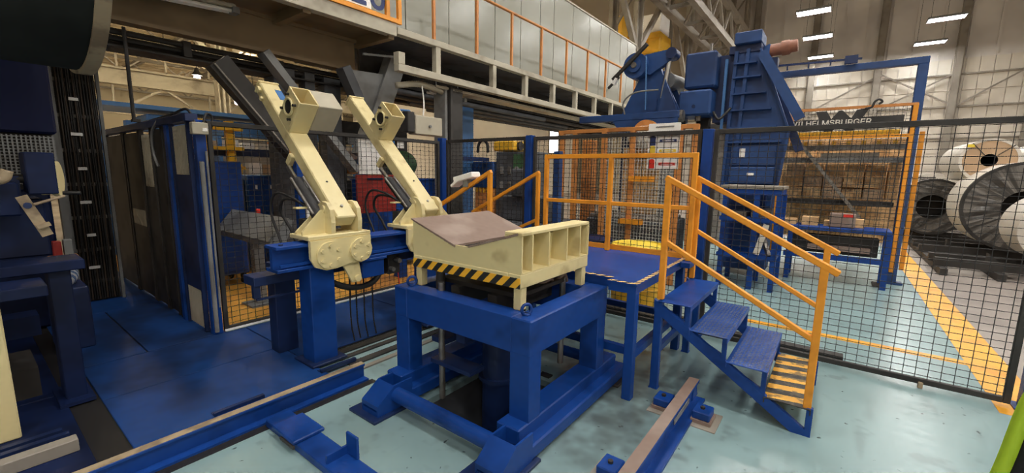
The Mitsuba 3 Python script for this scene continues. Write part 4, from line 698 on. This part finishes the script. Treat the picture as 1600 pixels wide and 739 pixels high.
for x, y, m_, lb, r in ((5.35, 1.98, 'yellow', 'yellow drum with a domed lid behind the platform, next to the mesh', .32), (5.45, 2.72, 'blue', 'blue plastic drum left of the yellow one behind the platform', .27)):
    t = thing('drum', lb, 'drum'); zt_ = .76
    part(t, 'body', J(cyl((x, y, 0), (x, y, zt_), r, 30), *[ring((x, y, z), (0, 0, 1), r, .012, 30, 6) for z in (.25, .5)]), m_, 40); part(t, 'lid', J(ring((x, y, zt_+.02), (0, 0, 1), r+.01, .022, 30, 8), cyl((x, y, zt_+.01), (x, y, zt_+.05), r, 30, r*.6)), 'yellow_print' if m_ == 'yellow' else 'deep_blue', 40)
solo('floor_beam', 'dark low channel on the floor behind the legs of the platform', 'channel', J(B(4.75, 4.85, -.2, 4.6, 0, .08), B(5.0, 5.06, 1.2, 4.6, .0, .05)), 'dark')

# drum machine (upper centre)
DM = thing('drum_machine', 'blue A-shaped drum machine with lever and bright piston rod above the orange guard', 'machine')
for x in (7.75, 8.25): part(DM, 'side_plate', ext([(3.38, 2.72), (2.97, 3.52), (2.72, 3.6), (2.26, 2.72)], 'x', x, x+.05), 'blue_machine')
part(DM, 'web_plate', ext([(3.2, 2.74), (2.9, 3.45), (2.75, 3.5), (2.55, 2.74)], 'x', 7.86, 7.9), 'blue_dark')
part(DM, 'drum', J(cyl((7.55, 3.06, 3.58), (8.4, 3.06, 3.58), .215, 30), cyl((7.50, 3.06, 3.58), (7.55, 3.06, 3.58), .12, 20)), 'blue_machine', 40); part(DM, 'drum__hub', cyl((7.48, 3.06, 3.58), (7.5, 3.06, 3.58), .05, 12), 'steel_dull', 40)
part(DM, 'lever', ext([(2.98, 3.76), (2.50, 3.80), (2.38, 3.72), (2.44, 3.64), (2.82, 3.42), (2.98, 3.45)], 'x', 7.66, 7.78), 'blue_machine'); part(DM, 'lever__boss', cyl((7.6, 2.46, 3.72), (7.84, 2.46, 3.72), .09, 18), 'blue_dark', 40)
part(DM, 'piston_rod', cyl((7.72, 2.52, 3.66), (7.72, 2.62, 2.75), .045, 14), 'steel', 40, label='bright piston rod'); part(DM, 'piston_cylinder', cyl((7.72, 2.60, 3.0), (7.72, 2.64, 2.6), .075, 16), 'blue_machine', 40)
part(DM, 'crank_bar', J(bar((7.45, 2.82, 3.88), (7.45, 3.42, 3.36), .06, .05), bar((7.45, 3.3, 3.40), (7.45, 3.50, 3.22), .035, .035)), 'dark', label='dark crank bar'); part(DM, 'crank_bar__grip', bar((7.45, 3.34, 3.38), (7.45, 3.40, 3.28), .07, .05), 'white')
part(DM, 'cross_beam', J(B(7.5, 7.62, 2.24, 4.1, 2.64, 2.76, .01), B(7.62, 8.3, 2.3, 3.5, 2.62, 2.72)), 'blue_machine'); part(DM, 'arch_plate', ext(Polygon([(3.4, 2.64), (2.25, 2.64), (2.25, 2.40), (2.45, 2.40), (2.5, 2.5), (2.72, 2.6), (2.95, 2.5), (3.02, 2.40), (3.25, 2.40)]), 'x', 7.5, 7.55), 'blue_machine')
part(DM, 'side_guard', ext([(2.60, 2.76), (2.52, 3.3), (2.28, 2.76)], 'x', 7.56, 7.6), 'blue_machine'); part(DM, 'air_hose', hose([(7.5, 2.85, 3.7), (7.48, 2.82, 3.3), (7.48, 2.8, 2.8)], .012), 'light_blue', True); part(DM, 'air_hose', hose([(7.5, 3.18, 2.75), (7.46, 3.2, 2.95), (7.46, 3.0, 3.1), (7.5, 2.6, 3.12)], .014), 'grey', True)
part(DM, 'motor', cyl((8.0, 2.62, 3.35), (8.5, 2.55, 3.35), .14, 18), 'grey', 40); part(DM, 'flange', J(cyl((7.66, 2.3, 2.68), (7.66, 2.2, 2.68), .1, 14)), 'steel_dull', 40)
part(DM, 'leg', B(7.95, 8.1, 3.25, 3.4, .98, 2.64), 'blue_dark'); part(DM, 'leg', B(7.95, 8.1, 2.28, 2.42, .98, 2.64), 'dark')

# tower
TW = thing('blue_tower', 'tall tapering blue machine tower with a ribbed face and a cap box', 'machine tower')
face = [(1.56, 1.5), (1.62, 2.3), (1.56, 3.70), (1.20, 3.70), (.70, 2.4), (.78, 1.5)]
part(TW, 'face_plate', ext(face, 'x', 8.12, 8.16), 'blue_machine')
for yy, z0, z1 in ((1.57, 1.5, 3.70), (1.40, 1.9, 3.72)): part(TW, 'flange_strip', bar((8.06, yy+.02, z0), (8.06, yy-.03, z1), .05, .05, up=(1, 0, 0)), 'blue_machine')
for z in (3.50, 3.28, 3.02, 2.76, 2.48, 2.24):
    yr = .72 + (z-2.4)*.36+.12; part(TW, 'rib', B(8.0, 8.12, yr, 1.56, z-.012, z+.012), 'blue_machine')
part(TW, 'edge_flange', bar((8.1, 1.20, 3.70), (8.1, .70, 2.4), .12, .03, up=(0, 1, 0)), 'blue_machine'); part(TW, 'edge_flange', bar((8.1, .70, 2.4), (8.1, .78, 1.5), .12, .03, up=(0, 1, 0)), 'blue_machine')
part(TW, 'body', ext([(1.5, 0.1), (1.52, 3.6), (1.25, 3.6), (.85, 2.4), (.85, .1)], 'x', 8.16, 8.7), 'blue_machine')
part(TW, 'door', B(8.06, 8.12, .84, 1.5, 1.86, 2.2, .01), 'blue_machine'); part(TW, 'door', B(8.04, 8.12, .84, 1.5, 1.56, 1.84, .01), 'blue_machine'); part(TW, 'name_plate', B(8.035, 8.06, 1.28, 1.36, 2.0, 2.14), 'white'); part(TW, 'name_plate', B(8.02, 8.04, 1.12, 1.22, 1.70, 1.74), 'white')
part(TW, 'cap_box', B(8.0, 8.5, 1.19, 1.58, 3.80, 3.98, .012), 'blue_machine'); part(TW, 'cap_neck', B(8.1, 8.5, 1.2, 1.66, 3.68, 3.80), 'blue_dark')
part(TW, 'raking_strut', bar((7.95, 1.16, 3.62), (7.95, .56, 2.56), .07, .14, up=(0, .87, .5)), 'blue_machine', label='long flat raking strut'); part(TW, 'raking_strut', bar((8.4, 1.05, 3.3), (8.4, .55, 2.1), .12, .12, up=(0, .9, .4)), 'blue_dark')
part(TW, 'guide_bar', B(8.05, 8.1, 1.66, 1.70, 2.4, 3.6), 'light_blue')
t = thing('drive_box', 'pair of stacked blue drive housings left of the tower', 'housing')
part(t, 'upper_housing', B(7.9, 8.5, 1.80, 2.30, 3.16, 3.74, .03), 'blue_machine'); part(t, 'lower_housing', B(7.85, 8.5, 1.83, 2.36, 2.70, 3.12, .03), 'blue_machine'); part(t, 'back_frame', B(8.2, 8.6, 1.6, 1.86, 2.6, 3.7), 'blue_dark'); part(t, 'stud', cyl((7.84, 2.1, 2.85), (7.85, 2.1, 2.85), .03, 10), 'blue_dark')
part(t, 'hose', hose([(7.95, 1.8, 2.75), (7.9, 1.7, 2.62), (7.95, 1.6, 2.72), (8.0, 1.55, 2.8)], .022), 'rubber', True); part(t, 'fitting', cyl((8.0, 2.05, 2.62), (8.0, 2.05, 2.7), .05, 10), 'steel_dull'); part(t, 'fitting', bar((8.1, 1.95, 3.74), (8.1, 1.95, 3.9), .04), 'steel_dull'); part(t, 'post', B(8.3, 8.5, 1.95, 2.15, .1, 2.7), 'dark')
solo('electric_cabinet', 'pale electrical cabinet below the stacked drive housings', 'cabinet', B(8.6, 9.0, 1.7, 2.3, .4, 2.62, .01), 'wrap_white')
t = thing('drive_motor', 'rust-red motor on a blue mount beside the tower cap', 'motor'); part(t, 'body', J(cyl((8.5, 1.18, 3.74), (8.5, .74, 3.78), .095, 18), cyl((8.5, .96, 3.76), (8.5, .84, 3.77), .115, 18)), 'rust', 40); part(t, 'mount', ext([(1.45, 3.55), (1.4, 3.72), (1.12, 3.84), (1.12, 3.62)], 'x', 8.4, 8.6), 'blue_machine'); part(t, 'bracket', B(8.5, 8.7, 1.0, 1.3, 3.4, 3.64), 'blue_dark')
scene['drive_motor__body']['bsdf'] = {'type': 'ref', 'id': 'mat_red_oxide'}
scene['mat_red_oxide'] = pr(worn((.30, .12, .07), (.20, .07, .04), 4), .5)
t = thing('work_bench', 'tall blue bench with a grey top standing in front of the tower', 'bench')
part(t, 'top', B(7.1, 7.9, .60, 1.42, 1.50, 1.55, .004), 'steelwork'); part(t, 'apron', B(7.12, 7.88, .62, 1.40, 1.42, 1.50), 'blue')
for x in (7.13, 7.8):
    for y in (.64, .92, 1.34): part(t, 'leg', B(x, x+.07, y-.035, y+.035, 0, 1.42), 'blue')
for z in (1.02, .46): part(t, 'shelf', B(7.12, 7.86, .62, 1.40, z, z+.06), 'blue')
part(t, 'clutter', J(B(7.3, 7.7, .75, 1.0, 1.08, 1.2), B(7.2, 7.6, 1.05, 1.3, 1.08, 1.16), bar((7.2, .7, .52), (7.5, .9, .95), .05)), 'steel_dull'); part(t, 'white_plank', bar((7.1, .86, .55), (7.1, .76, 1.0), .08, .02, up=(1, 0, 0)), 'wrap_white')

# gantry and infeed guard on the right
GA = thing('gantry_frame', 'blue gantry frame with a cable rail on its beam, over the timber infeed', 'gantry')
part(GA, 'beam', B(9.04, 9.16, -.90, 2.0, 3.40, 3.50, .006), 'blue_machine'); part(GA, 'column', J(B(9.04, 9.16, -.90, -.78, 0, 3.40, .006), B(9.0, 9.2, -.98, -.70, 0, .03)), 'blue_machine'); pass
part(GA, 'cable_rail', J(bar((8.98, 1.25, 3.60), (8.98, -.1, 3.56), .03), *[bar((8.98, 1.2-.3*k, 3.50), (8.98, 1.2-.3*k, 3.60), .02) for k in range(5)], B(8.95, 9.02, -.05, .12, 3.5, 3.62)), 'blue_dark')
IG = thing('infeed_guard', 'yellow-framed mesh guard in front of the timber infeed', 'guard')
for y in (.86, -.82): part(IG, 'post', B(8.98, 9.04, y-.03, y+.03, .2, 2.82 if y < 0 else 2.36, .004), 'orange')
part(IG, 'post', B(9.3, 9.36, -1.0, -.94, .2, 2.42, .004), 'orange'); part(IG, 'post', B(8.98, 9.02, .72, .78, 2.3, 2.82), 'orange_dull')
part(IG, 'top_bar', B(8.98, 9.03, -.84, .78, 2.79, 2.83), 'orange_dull'); part(IG, 'mid_bar', B(8.98, 9.04, -.84, .88, 2.32, 2.37), 'orange')
part(IG, 'wire_mesh', grid('x', 9.01, -.8, .76, 2.37, 2.79, .05, .05, .004), 'wire', kind='stuff'); part(IG, 'wire_mesh', grid('x', 9.01, -.8, .84, .5, 2.32, .06, .06, .005), 'wire', kind='stuff')
SG = thing('maker_sign', 'dark maker name sign with a big W emblem on the yellow-framed guard', 'sign')
part(SG, 'band', ext([(.82, 2.52), (.82, 2.635), (-.70, 2.655), (-.70, 2.54)], 'x', 8.955, 8.97), 'dark')
part(SG, 'lettering', text_on('WILHELMSBURGER', .085, (8.954, .78, 2.538), (0, -1, 0), (0, 0, 1), .004), 'wrap_white')
part(SG, 'emblem', J(ext([(.42, 2.77), (.27, 2.77), (.20, 2.64), (.11, 2.77), (.06, 2.77), (-.06, 2.64), (-.12, 2.77), (-.28, 2.79), (-.10, 2.44), (.0, 2.44), (.085, 2.58), (.17, 2.44), (.28, 2.44)], 'x', 8.972, 8.982), hose([(8.977, -.22, 2.78), (8.977, -.30, 2.80), (8.977, -.33, 2.88), (8.977, -.38, 2.91), (8.977, -.42, 2.87), (8.977, -.38, 2.84)], .016)), 'dark', label='dark W emblem with a curl')
part(SG, 'lower_lettering', J(text_on('TECHNIK', .07, (8.954, .66, 2.46), (0, -1, 0), (0, 0, 1), .004)), 'dark')
t = thing('timber_infeed', 'blue and yellow timber infeed frame behind the mesh guard', 'machine')
part(t, 'yellow_beam', B(9.2, 9.4, -.7, .8, 2.36, 2.46, .01), 'yellow'); part(t, 'beam', B(9.3, 9.5, -.8, .9, 2.16, 2.24), 'grey'); part(t, 'beam', B(9.25, 9.45, -.8, .9, 1.94, 2.02), 'grey'); part(t, 'beam', B(9.2, 9.5, -.75, .9, 1.22, 1.30), 'dark'); part(t, 'back_sheet', B(10.4, 10.45, -.9, 1.0, .5, 2.4), 'wood')
part(t, 'diagonal', bar((9.15, .72, 2.42), (9.15, -.40, .95), .05, .13, up=(1, 0, 0)), 'steelwork', label='grey diagonal strut')
for k in range(8): part(t, 'clamp', B(9.30, 9.38, .7-k*.2, .76-k*.2, 2.24, 2.3), 'yellow')
ti = 0; random.seed(11)
for row in range(3):
    for k in range(5):
        y = .80-k*.29; z = 1.31+row*.205
        solo('timber_block', f'timber block behind the yellow-framed guard, {ORD[k]} from the left in the {["bottom", "middle", "top"][row]} row', 'timber', B(9.55+random.random()*.1, 10.3, y-.27, y, z, z+.185+random.random()*.015, .006), random.choice(['wood', 'wood', 'kraft']), group='timber blocks of the infeed stack')
solo('timber_board', 'pale timber board lying under the top beam of the infeed', 'board', B(9.5, 9.7, -.5, .3, 2.03, 2.11), 'wrap_white'); solo('timber_board', 'brown board on the right of the infeed stack', 'board', B(9.5, 9.9, -.80, -.66, 1.31, 2.0), 'wood')
for k in range(4): solo('packing_timber', f'timber piece on the low blue infeed bench, {ORD[k]} from the left', 'timber', B(8.55+.05*k, 8.94, .5-k*.3, .72-k*.3, .90, .98+.05*(k % 2)), 'wood', group='timber pieces on the blue bench')
solo('red_marked_box', 'brown box with a red mark on the low blue infeed bench', 'box', B(8.5, 8.75, -.28, .05, .905, 1.12, .01), 'rust'); solo('box_mark', 'red mark on the brown box of the infeed bench', 'label', B(8.494, 8.498, -.25, -.12, 1.07, 1.115), 'red_bright')
t = thing('infeed_bench', 'low blue bench under the yellow-framed mesh guard', 'bench'); part(t, 'top', B(8.4, 8.96, -.72, .62, .84, .90, .006), 'blue'); part(t, 'lower_rail', B(8.42, 8.5, -.72, .62, .38, .46), 'blue'); part(t, 'box', B(8.6, 8.9, -.60, .55, .46, .74), 'dark')
part(t, 'slab', B(8.5, 8.58, -.5, .3, .52, .60), 'rust')
for x in (8.42, 8.88):
    for y in (-.70, .55): part(t, 'leg', B(x, x+.07, y-.035, y+.035, 0, .84), 'blue')
part(t, 'foot_plate', B(8.6, 8.98, -.75, -.6, 0, .02), 'dark')

# coils
def coil(label, x, y, z, R, L, rh, face, body):
    k = thing('steel_coil', label, 'coil', None); n = 40; a = np.arange(n)*2*np.pi/n
    def circ(xx, r): return np.c_[np.full(n, xx), y+r*np.cos(a), z+r*np.sin(a)]
    def loft(rings):
        v = np.vstack(rings); i = np.arange(n); j = (i+1) % n
        return v, np.vstack([np.vstack([np.c_[q*n+i, q*n+n+i, q*n+j], np.c_[q*n+j, q*n+n+i, q*n+n+j]]) for q in range(len(rings)-1)])
    part(k, 'body', loft([circ(x+.03, R-.02), circ(x+.05, R), circ(x+L-.04, R), circ(x+L, R-.03)]), body, 40)
    rr = np.linspace(rh, R-.02, 9); rings = []
    for q, r in enumerate(rr):
        c = circ(x+.03, r); c[:, 0] += (.018*np.sin(a*23+q*.5)*(1-abs(2*q/8-1)) if face == 'coil_wrap' else 0); rings.append(c)
    part(k, 'face', loft(rings), face, 60 if face != 'coil_wrap' else False); part(k, 'back_face', loft([circ(x+L, rh), circ(x+L, R-.03)]), body)
    part(k, 'bore', loft([circ(x+.03, rh), circ(x+L, rh)]), 'dark', 40); part(k, 'core_end', cyl((x+L*.5, y, z), (x+L*.5+.01, y, z), rh, 24), 'dark'); part(k, 'rim_band', loft([circ(x+.02, R-.05), circ(x+.02, R+.004), circ(x+.10, R+.006)]), 'dark' if face == 'coil_wrap' else body, 40)  # dark disc added inside the bore so the hole looks dark
    return k
coil('big coil with a crinkled black end wrap, front right behind the mesh fence', 12.5, -2.92, 1.16, .88, 1.5, .32, 'coil_wrap', 'wrap_white')
coil('black-wrapped coil half hidden behind the blue gantry column', 15.0, -1.95, .98, .70, 1.3, .30, 'coil_wrap', 'wrap_white')
c3 = coil('brown-faced coil lying on top of the two black-wrapped ones', 13.5, -2.52, 2.10, .46, 2.4, .13, 'kraft', 'wrap_white')
part(c3, 'tag', B(13.50, 13.52, -2.27, -2.15, 2.38, 2.44), 'yellow_print', label='yellow tag'); part(c3, 'strap', J(*[bar((13.505, -2.52+.14*math.cos(q), 2.1+.14*math.sin(q)), (13.505, -2.52+.46*math.cos(q), 2.1+.46*math.sin(q)), .012) for q in (.9, 2.4, 4.2)]), 'black')
coil('pale coil at the right edge, nearest of the coils', 10.6, -3.02, .90, .58, 1.1, .2, 'wrap_white', 'wrap_white')
coil('white-wrapped coil behind the brown-faced one at the right edge', 15.6, -4.0, 1.9, .7, 1.6, .2, 'wrap_white', 'wrap_white')
coil('pale far coil seen between the gantry column and the brown-faced coil', 20.4, -2.55, 1.08, .8, 1.6, .25, 'wrap_white', 'wrap_white')
coil('dark far coil low behind the half hidden black-wrapped one', 18.5, -3.9, 1.08, .8, 1.4, .25, 'coil_wrap', 'wrap_white')
t = thing('coil_cradle_rack', 'black steel cradle rails the coils are lying on', 'rack')
for x in (12.7, 13.6, 15.2, 16.0, 18.8, 19.6, 20.7, 21.6, 10.8, 11.4): part(t, 'bearer', B(x, x+.12, -4.5, -1.55, .12, .272), 'dark')
for y in (-3.5, -2.4, -1.7): part(t, 'runner', B(10.5, 22, y, y+.1, .0, .12), 'dark')

for x, y, s in ((12.9, -2.3, 1), (12.9, -3.8, -1), (15.35, -1.5, 1), (10.95, -2.55, 1)): part(t, 'chock', ext([(y, .1), (y+.3, .1), (y+.3 if s > 0 else y, .40)], 'x', x, x+.2), 'dark')
solo('steel_sheet', 'thin dark sheet lying on the coil left of the brown-faced coil', 'sheet', B(15.5, 16.2, -2.0, -1.6, 1.70, 1.73), 'dark')

# ================================================================== THE DARK LEFT SIDE
t = thing('overhead_drum', 'huge dark drum with a beige rim hanging overhead in the upper left corner', 'drum')
def lathe_x(prof, y, z, n=56):
    a = np.arange(n)*2*np.pi/n; v = np.vstack([np.c_[np.full(n, x), y+r*np.cos(a), z+r*np.sin(a)] for x, r in prof]); i = np.arange(n); j = (i+1) % n
    return v, np.vstack([np.vstack([np.c_[q*n+i, q*n+n+i, q*n+j], np.c_[q*n+j, q*n+n+i, q*n+n+j]]) for q in range(len(prof)-1)])
part(t, 'shell', lathe_x([(-2.2, .05), (-2.2, .93), (.62, .93), (.62, .80), (.62, .05)], 4.15, 3.27), 'drum_black', 40)
part(t, 'rim', lathe_x([(.62, .80), (.62, .955), (.69, .955), (.69, .80)], 4.15, 3.27), 'tan_rail', 40, label='beige rim ring'); part(t, 'shaft', cyl((-2.4, 4.15, 3.27), (1.2, 4.15, 3.27), .12, 20), 'dark', 40); part(t, 'hanger', J(B(.8, 1.0, 4.05, 4.25, 3.3, 5.44), B(.8, 1.0, 4.05, 5.6, 5.3, 5.44)), 'grey_dark')
t = thing('cable_ladder', 'tall cable ladder packed with brown cables on the dark left side', 'cable ladder')
part(t, 'side_rail', B(.80, .84, 7.17, 7.23, 0.02, 3.3), 'grey'); part(t, 'side_rail', B(1.20, 1.23, 7.17, 7.23, 0.02, 3.3), 'grey'); part(t, 'back_plate', B(.84, 1.2, 7.26, 7.28, .02, 3.3), 'dark')
for k in range(8): part(t, 'rung', B(.84, 1.2, 7.235, 7.255, .25+k*.40, .29+k*.40), 'steelwork')
random.seed(5)
for k in range(15):
    x = .865+k*.0225
    part(t, 'cable', hose([(x, 7.2, .05), (x+random.uniform(-.008, .008), 7.2, .9), (x+random.uniform(-.008, .008), 7.2, 1.8), (x+random.uniform(-.008, .008), 7.2, 2.6), (x, 7.2, 3.3)], .0095, 6, 3), ['cable_brown', 'black', 'dark'][k % 3] if k % 3 else 'cable_brown', True)
for k in range(7): part(t, 'cable_clamp', B(.93+.02*(k % 2), 1.03, 7.18, 7.188, .44+k*.40, .475+k*.40), 'white')
scene['mat_cable_brown'] = pr((.055, .038, .026), .6)
t = thing('support_pole', 'thin dark pole between the cable ladder and the far bay', 'pole'); part(t, 'shaft', cyl((1.35, 6.4, 2.2), (1.35, 6.4, 3.2), .018, 8), 'dark', 40); part(t, 'bracket', B(1.33, 1.40, 6.36, 6.44, 2.19, 2.22), 'dark')
t = thing('left_machine', 'blue machine body, coloured dark for shade, filling the left edge behind the handwheel', 'machine')
part(t, 'housing', B(-1.2, .72, 6.3, 7.0, 2.0, 3.1, .02), 'deep_blue'); part(t, 'lower_body', B(-1.0, .62, 6.4, 7.0, .03, 1.45, .02), 'navy'); part(t, 'grille', grid('y', 6.32, .25, .70, 1.5, 1.98, .03, .03, .012), 'grey', kind='stuff', label='grey grille'); part(t, 'grille_back', B(-1.0, .7, 6.5, 6.54, 1.45, 2.0), 'dark')  # body blues darkened in colour to stand for shade
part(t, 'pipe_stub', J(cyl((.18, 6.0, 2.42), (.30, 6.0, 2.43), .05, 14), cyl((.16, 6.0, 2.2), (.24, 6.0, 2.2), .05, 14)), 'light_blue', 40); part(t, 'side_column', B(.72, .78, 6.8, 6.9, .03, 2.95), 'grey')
t = thing('left_stand', 'blue machine stand, coloured dark for shade, with a ledge at the left edge', 'machine')
part(t, 'ledge', B(-.6, .52, 4.15, 4.45, .98, 1.05, .006), 'navy'); part(t, 'ledge', B(-.6, .30, 3.8, 4.1, .90, .97, .006), 'navy'); part(t, 'block', B(.32, .46, 4.30, 4.6, 1.50, 1.78, .006), 'navy'); part(t, 'frame', B(-.6, .40, 4.5, 4.9, 1.05, 1.46, .01), 'navy'); part(t, 'frame', B(-.6, .28, 4.3, 4.8, 1.36, 1.58, .01), 'navy')  # stand coloured darker to imitate the shade here
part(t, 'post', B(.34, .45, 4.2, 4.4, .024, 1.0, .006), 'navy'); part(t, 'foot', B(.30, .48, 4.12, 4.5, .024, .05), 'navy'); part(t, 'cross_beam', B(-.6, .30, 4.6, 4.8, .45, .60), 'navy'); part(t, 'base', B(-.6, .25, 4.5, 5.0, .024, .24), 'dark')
part(t, 'cylinder', J(cyl((.10, 4.2, 1.78), (.17, 4.2, 1.86), .04, 14)), 'steel_dull', 40); part(t, 'elbow', hose([(.05, 4.2, 1.60), (.20, 4.2, 1.60), (.235, 4.2, 1.66)], .03), 'tan_rail', True)
t = thing('handwheel', 'beige handwheel on a shaft in front of the cable ladder', 'handwheel')
part(t, 'rim', J(cyl((.40, 4.5, 1.60), (.43, 4.49, 1.60), .115, 24), cyl((.46, 4.49, 1.60), (.49, 4.48, 1.60), .125, 24), cyl((.42, 4.49, 1.6), (.47, 4.49, 1.6), .06, 16)), 'cream', 40); part(t, 'handle', cyl((.49, 4.42, 1.50), (.58, 4.40, 1.50), .014, 10), 'black', 40); part(t, 'shaft', cyl((.2, 4.55, 1.6), (.42, 4.5, 1.6), .03, 12), 'dark', 40)
part(t, 'support', B(.22, .30, 4.5, 4.6, 1.4, 1.62), 'blue_dark')
t = thing('lever_arm', 'beige notched lever with a thin rod, left of the handwheel', 'lever'); part(t, 'blade', bar((.27, 4.1, 1.50), (.36, 4.1, 1.24), .03, .055, up=(1, 0, 0)), 'tan_rail'); part(t, 'clip', bar((.315, 4.07, 1.30), (.375, 4.07, 1.32), .04, .025), 'tan_rail'); part(t, 'rod', cyl((.315, 4.08, 1.445), (.47, 4.2, 1.49), .009, 8), 'tan_rail', 40); part(t, 'pivot', cyl((.29, 4.08, 1.44), (.29, 4.3, 1.44), .02, 10), 'blue_dark', 40)
solo('beige_post', 'thick beige post at the left edge of the picture', 'post', B(-.10, .105, 3.86, 3.96, .024, .90, .008), 'cream')
solo('grey_ledge', 'pale grey flat bar on the deck at the left edge', 'bar', B(-.4, .30, 3.42, 3.50, .024, .10, .004), 'steelwork'); solo('grey_ledge', 'dark channel on the deck behind the pale flat bar', 'bar', J(B(-.4, .28, 3.56, 3.60, .024, .09), B(-.4, .26, 3.66, 3.70, .024, .08)), 'blue_dark')
solo('checked_bag', 'blue and white checked bag on the floor below the ledge', 'bag', put(trimesh.creation.icosphere(2, 1.), np.array([[.10, 0, 0, .55], [0, .12, 0, 5.6], [0, 0, .12, .70], [0, 0, 0, 1]])), 'check', True); solo('bag_crate', 'dark crate carrying the checked bag beside the cable ladder', 'crate', B(.44, .68, 5.4, 5.8, .024, .60, .01), 'blue_dark')
scene['mat_check'] = pr(stripes(0, 1.3, 1, .05, (.5, .52, .55), (.10, .16, .30)), .8)
solo('orange_shelf', 'small orange shelf edge with a pale box behind the ledge', 'shelf', J(B(.53, .74, 6.2, 6.35, .745, .775), B(.54, .59, 6.25, 6.35, .03, .745)), 'orange_dull'); solo('pale_box', 'small pale box on the orange shelf edge', 'box', B(.645, .71, 6.22, 6.33, .775, .94, .005), 'grey'); solo('red_box', 'small dull red box left of the pale box on the orange shelf', 'box', B(.57, .63, 6.22, 6.33, .775, .93, .005), 'red')

# ================================================================== THE PERSON AT THE RIGHT EDGE
def skin_of(bones, refine=.018, it=6):
    parts = []
    for p, r, q, s in bones:
        a = m3.Manifold.sphere(r, 20).translate(list(map(float, p))); b = m3.Manifold.sphere(s, 20).translate(list(map(float, q))); parts.append(m3.Manifold.batch_hull([a, b]))
    v, f = arr(m3.Manifold.batch_boolean(parts, m3.OpType.Add).refine_to_length(refine)); m = trimesh.Trimesh(v, f); trimesh.smoothing.filter_taubin(m, iterations=it); return m

pt = thing('person', 'person at the right edge in a black top with lime hi-vis trim, back turned', 'person')
# standing beside the photographer, looking along the fence; elbow out, hand at the hip
ox, oy = .985, -.515
J_ = lambda x, y, z: np.array([ox+x, oy+y, z])
bones = [(J_(0, 0, 1.02), .145, J_(0, 0, 1.25), .15), (J_(0, .10, 1.02), .12, J_(0, -.10, 1.02), .12), (J_(0, .12, 1.36), .085, J_(0, -.12, 1.36), .085), (J_(0, 0, 1.25), .15, J_(0, .10, 1.38), .09), (J_(0, 0, 1.25), .15, J_(0, -.10, 1.38), .09), (J_(0, 0, 1.40), .065, J_(.01, 0, 1.54), .055)]
for s_ in (1, -1):
    sh, el, wr = J_(0, .18*s_, 1.385), J_(-.02, .235*s_, 1.12), J_(.10, .20*s_, .95)
    bones += [(J_(0, .12*s_, 1.38), .075, sh, .062), (sh, .062, el, .045), (el, .045, wr, .032)]
    hp, kn, an = J_(0, .09*s_, .93), J_(.03, .10*s_, .50), J_(0, .11*s_, .09)
    bones += [(hp, .105, kn, .068), (kn, .066, an, .045), (an, .045, J_(.16, .13*s_, .045), .035)]
hd = [(J_(.02, 0, 1.64), .088, J_(.03, 0, 1.70), .092), (J_(.06, 0, 1.60), .055, J_(.03, 0, 1.66), .08), (J_(.115, 0, 1.625), .012, J_(.10, 0, 1.65), .012), (J_(0, .09, 1.65), .018, J_(0, .092, 1.63), .014), (J_(0, -.09, 1.65), .018, J_(0, -.092, 1.63), .014)]
part(pt, 'body', skin_of(bones[:6]+[b for b in bones[6:]]), 'cloth_black', True)
part(pt, 'head', skin_of(hd, .012, 4), 'skin', True)
part(pt, 'hair', skin_of([(J_(-.005, 0, 1.70), .095, J_(.015, 0, 1.725), .09), (J_(-.03, 0, 1.62), .07, J_(-.02, 0, 1.70), .085)], .012, 4), 'black', True, label='short dark hair')
for s_ in (1, -1):
    wr = J_(.10, .20*s_, .95); h_ = [(wr, .03, wr+[.05, -.02*s_, -.03], .036)]
    for k in range(4): 
        b0 = wr+[.06, -.02*s_-.0*k, -.01-.016*k]; h_ += [(b0, .0095, b0+[.03, -.012*s_, -.012], .009), (b0+[.03, -.012*s_, -.012], .009, b0+[.05-.004*abs(k-1), -.022*s_, -.028], .008)]
    h_ += [(wr+[.02, 0, .0], .012, wr+[.045, 0, .03], .010), (wr+[.045, 0, .03], .010, wr+[.07, -.01*s_, .035], .009)]
    part(pt, 'hand', skin_of(h_, .006, 3), 'skin', True)
    sh, el = J_(0, .18*s_, 1.385), J_(-.02, .235*s_, 1.12); d = np.array([-.018, .057*s_, .0])
    part(pt, 'vest_trim', hose([J_(-.01, .09*s_, 1.452), sh*.8+J_(-.01, .09*s_, 1.43)*.2+[-.01, .01*s_, .05], sh+d+[0, 0, .015], (sh*.5+el*.5)+d*.95, el+d*.8], .010), 'lime', True, label='lime hi-vis trim')
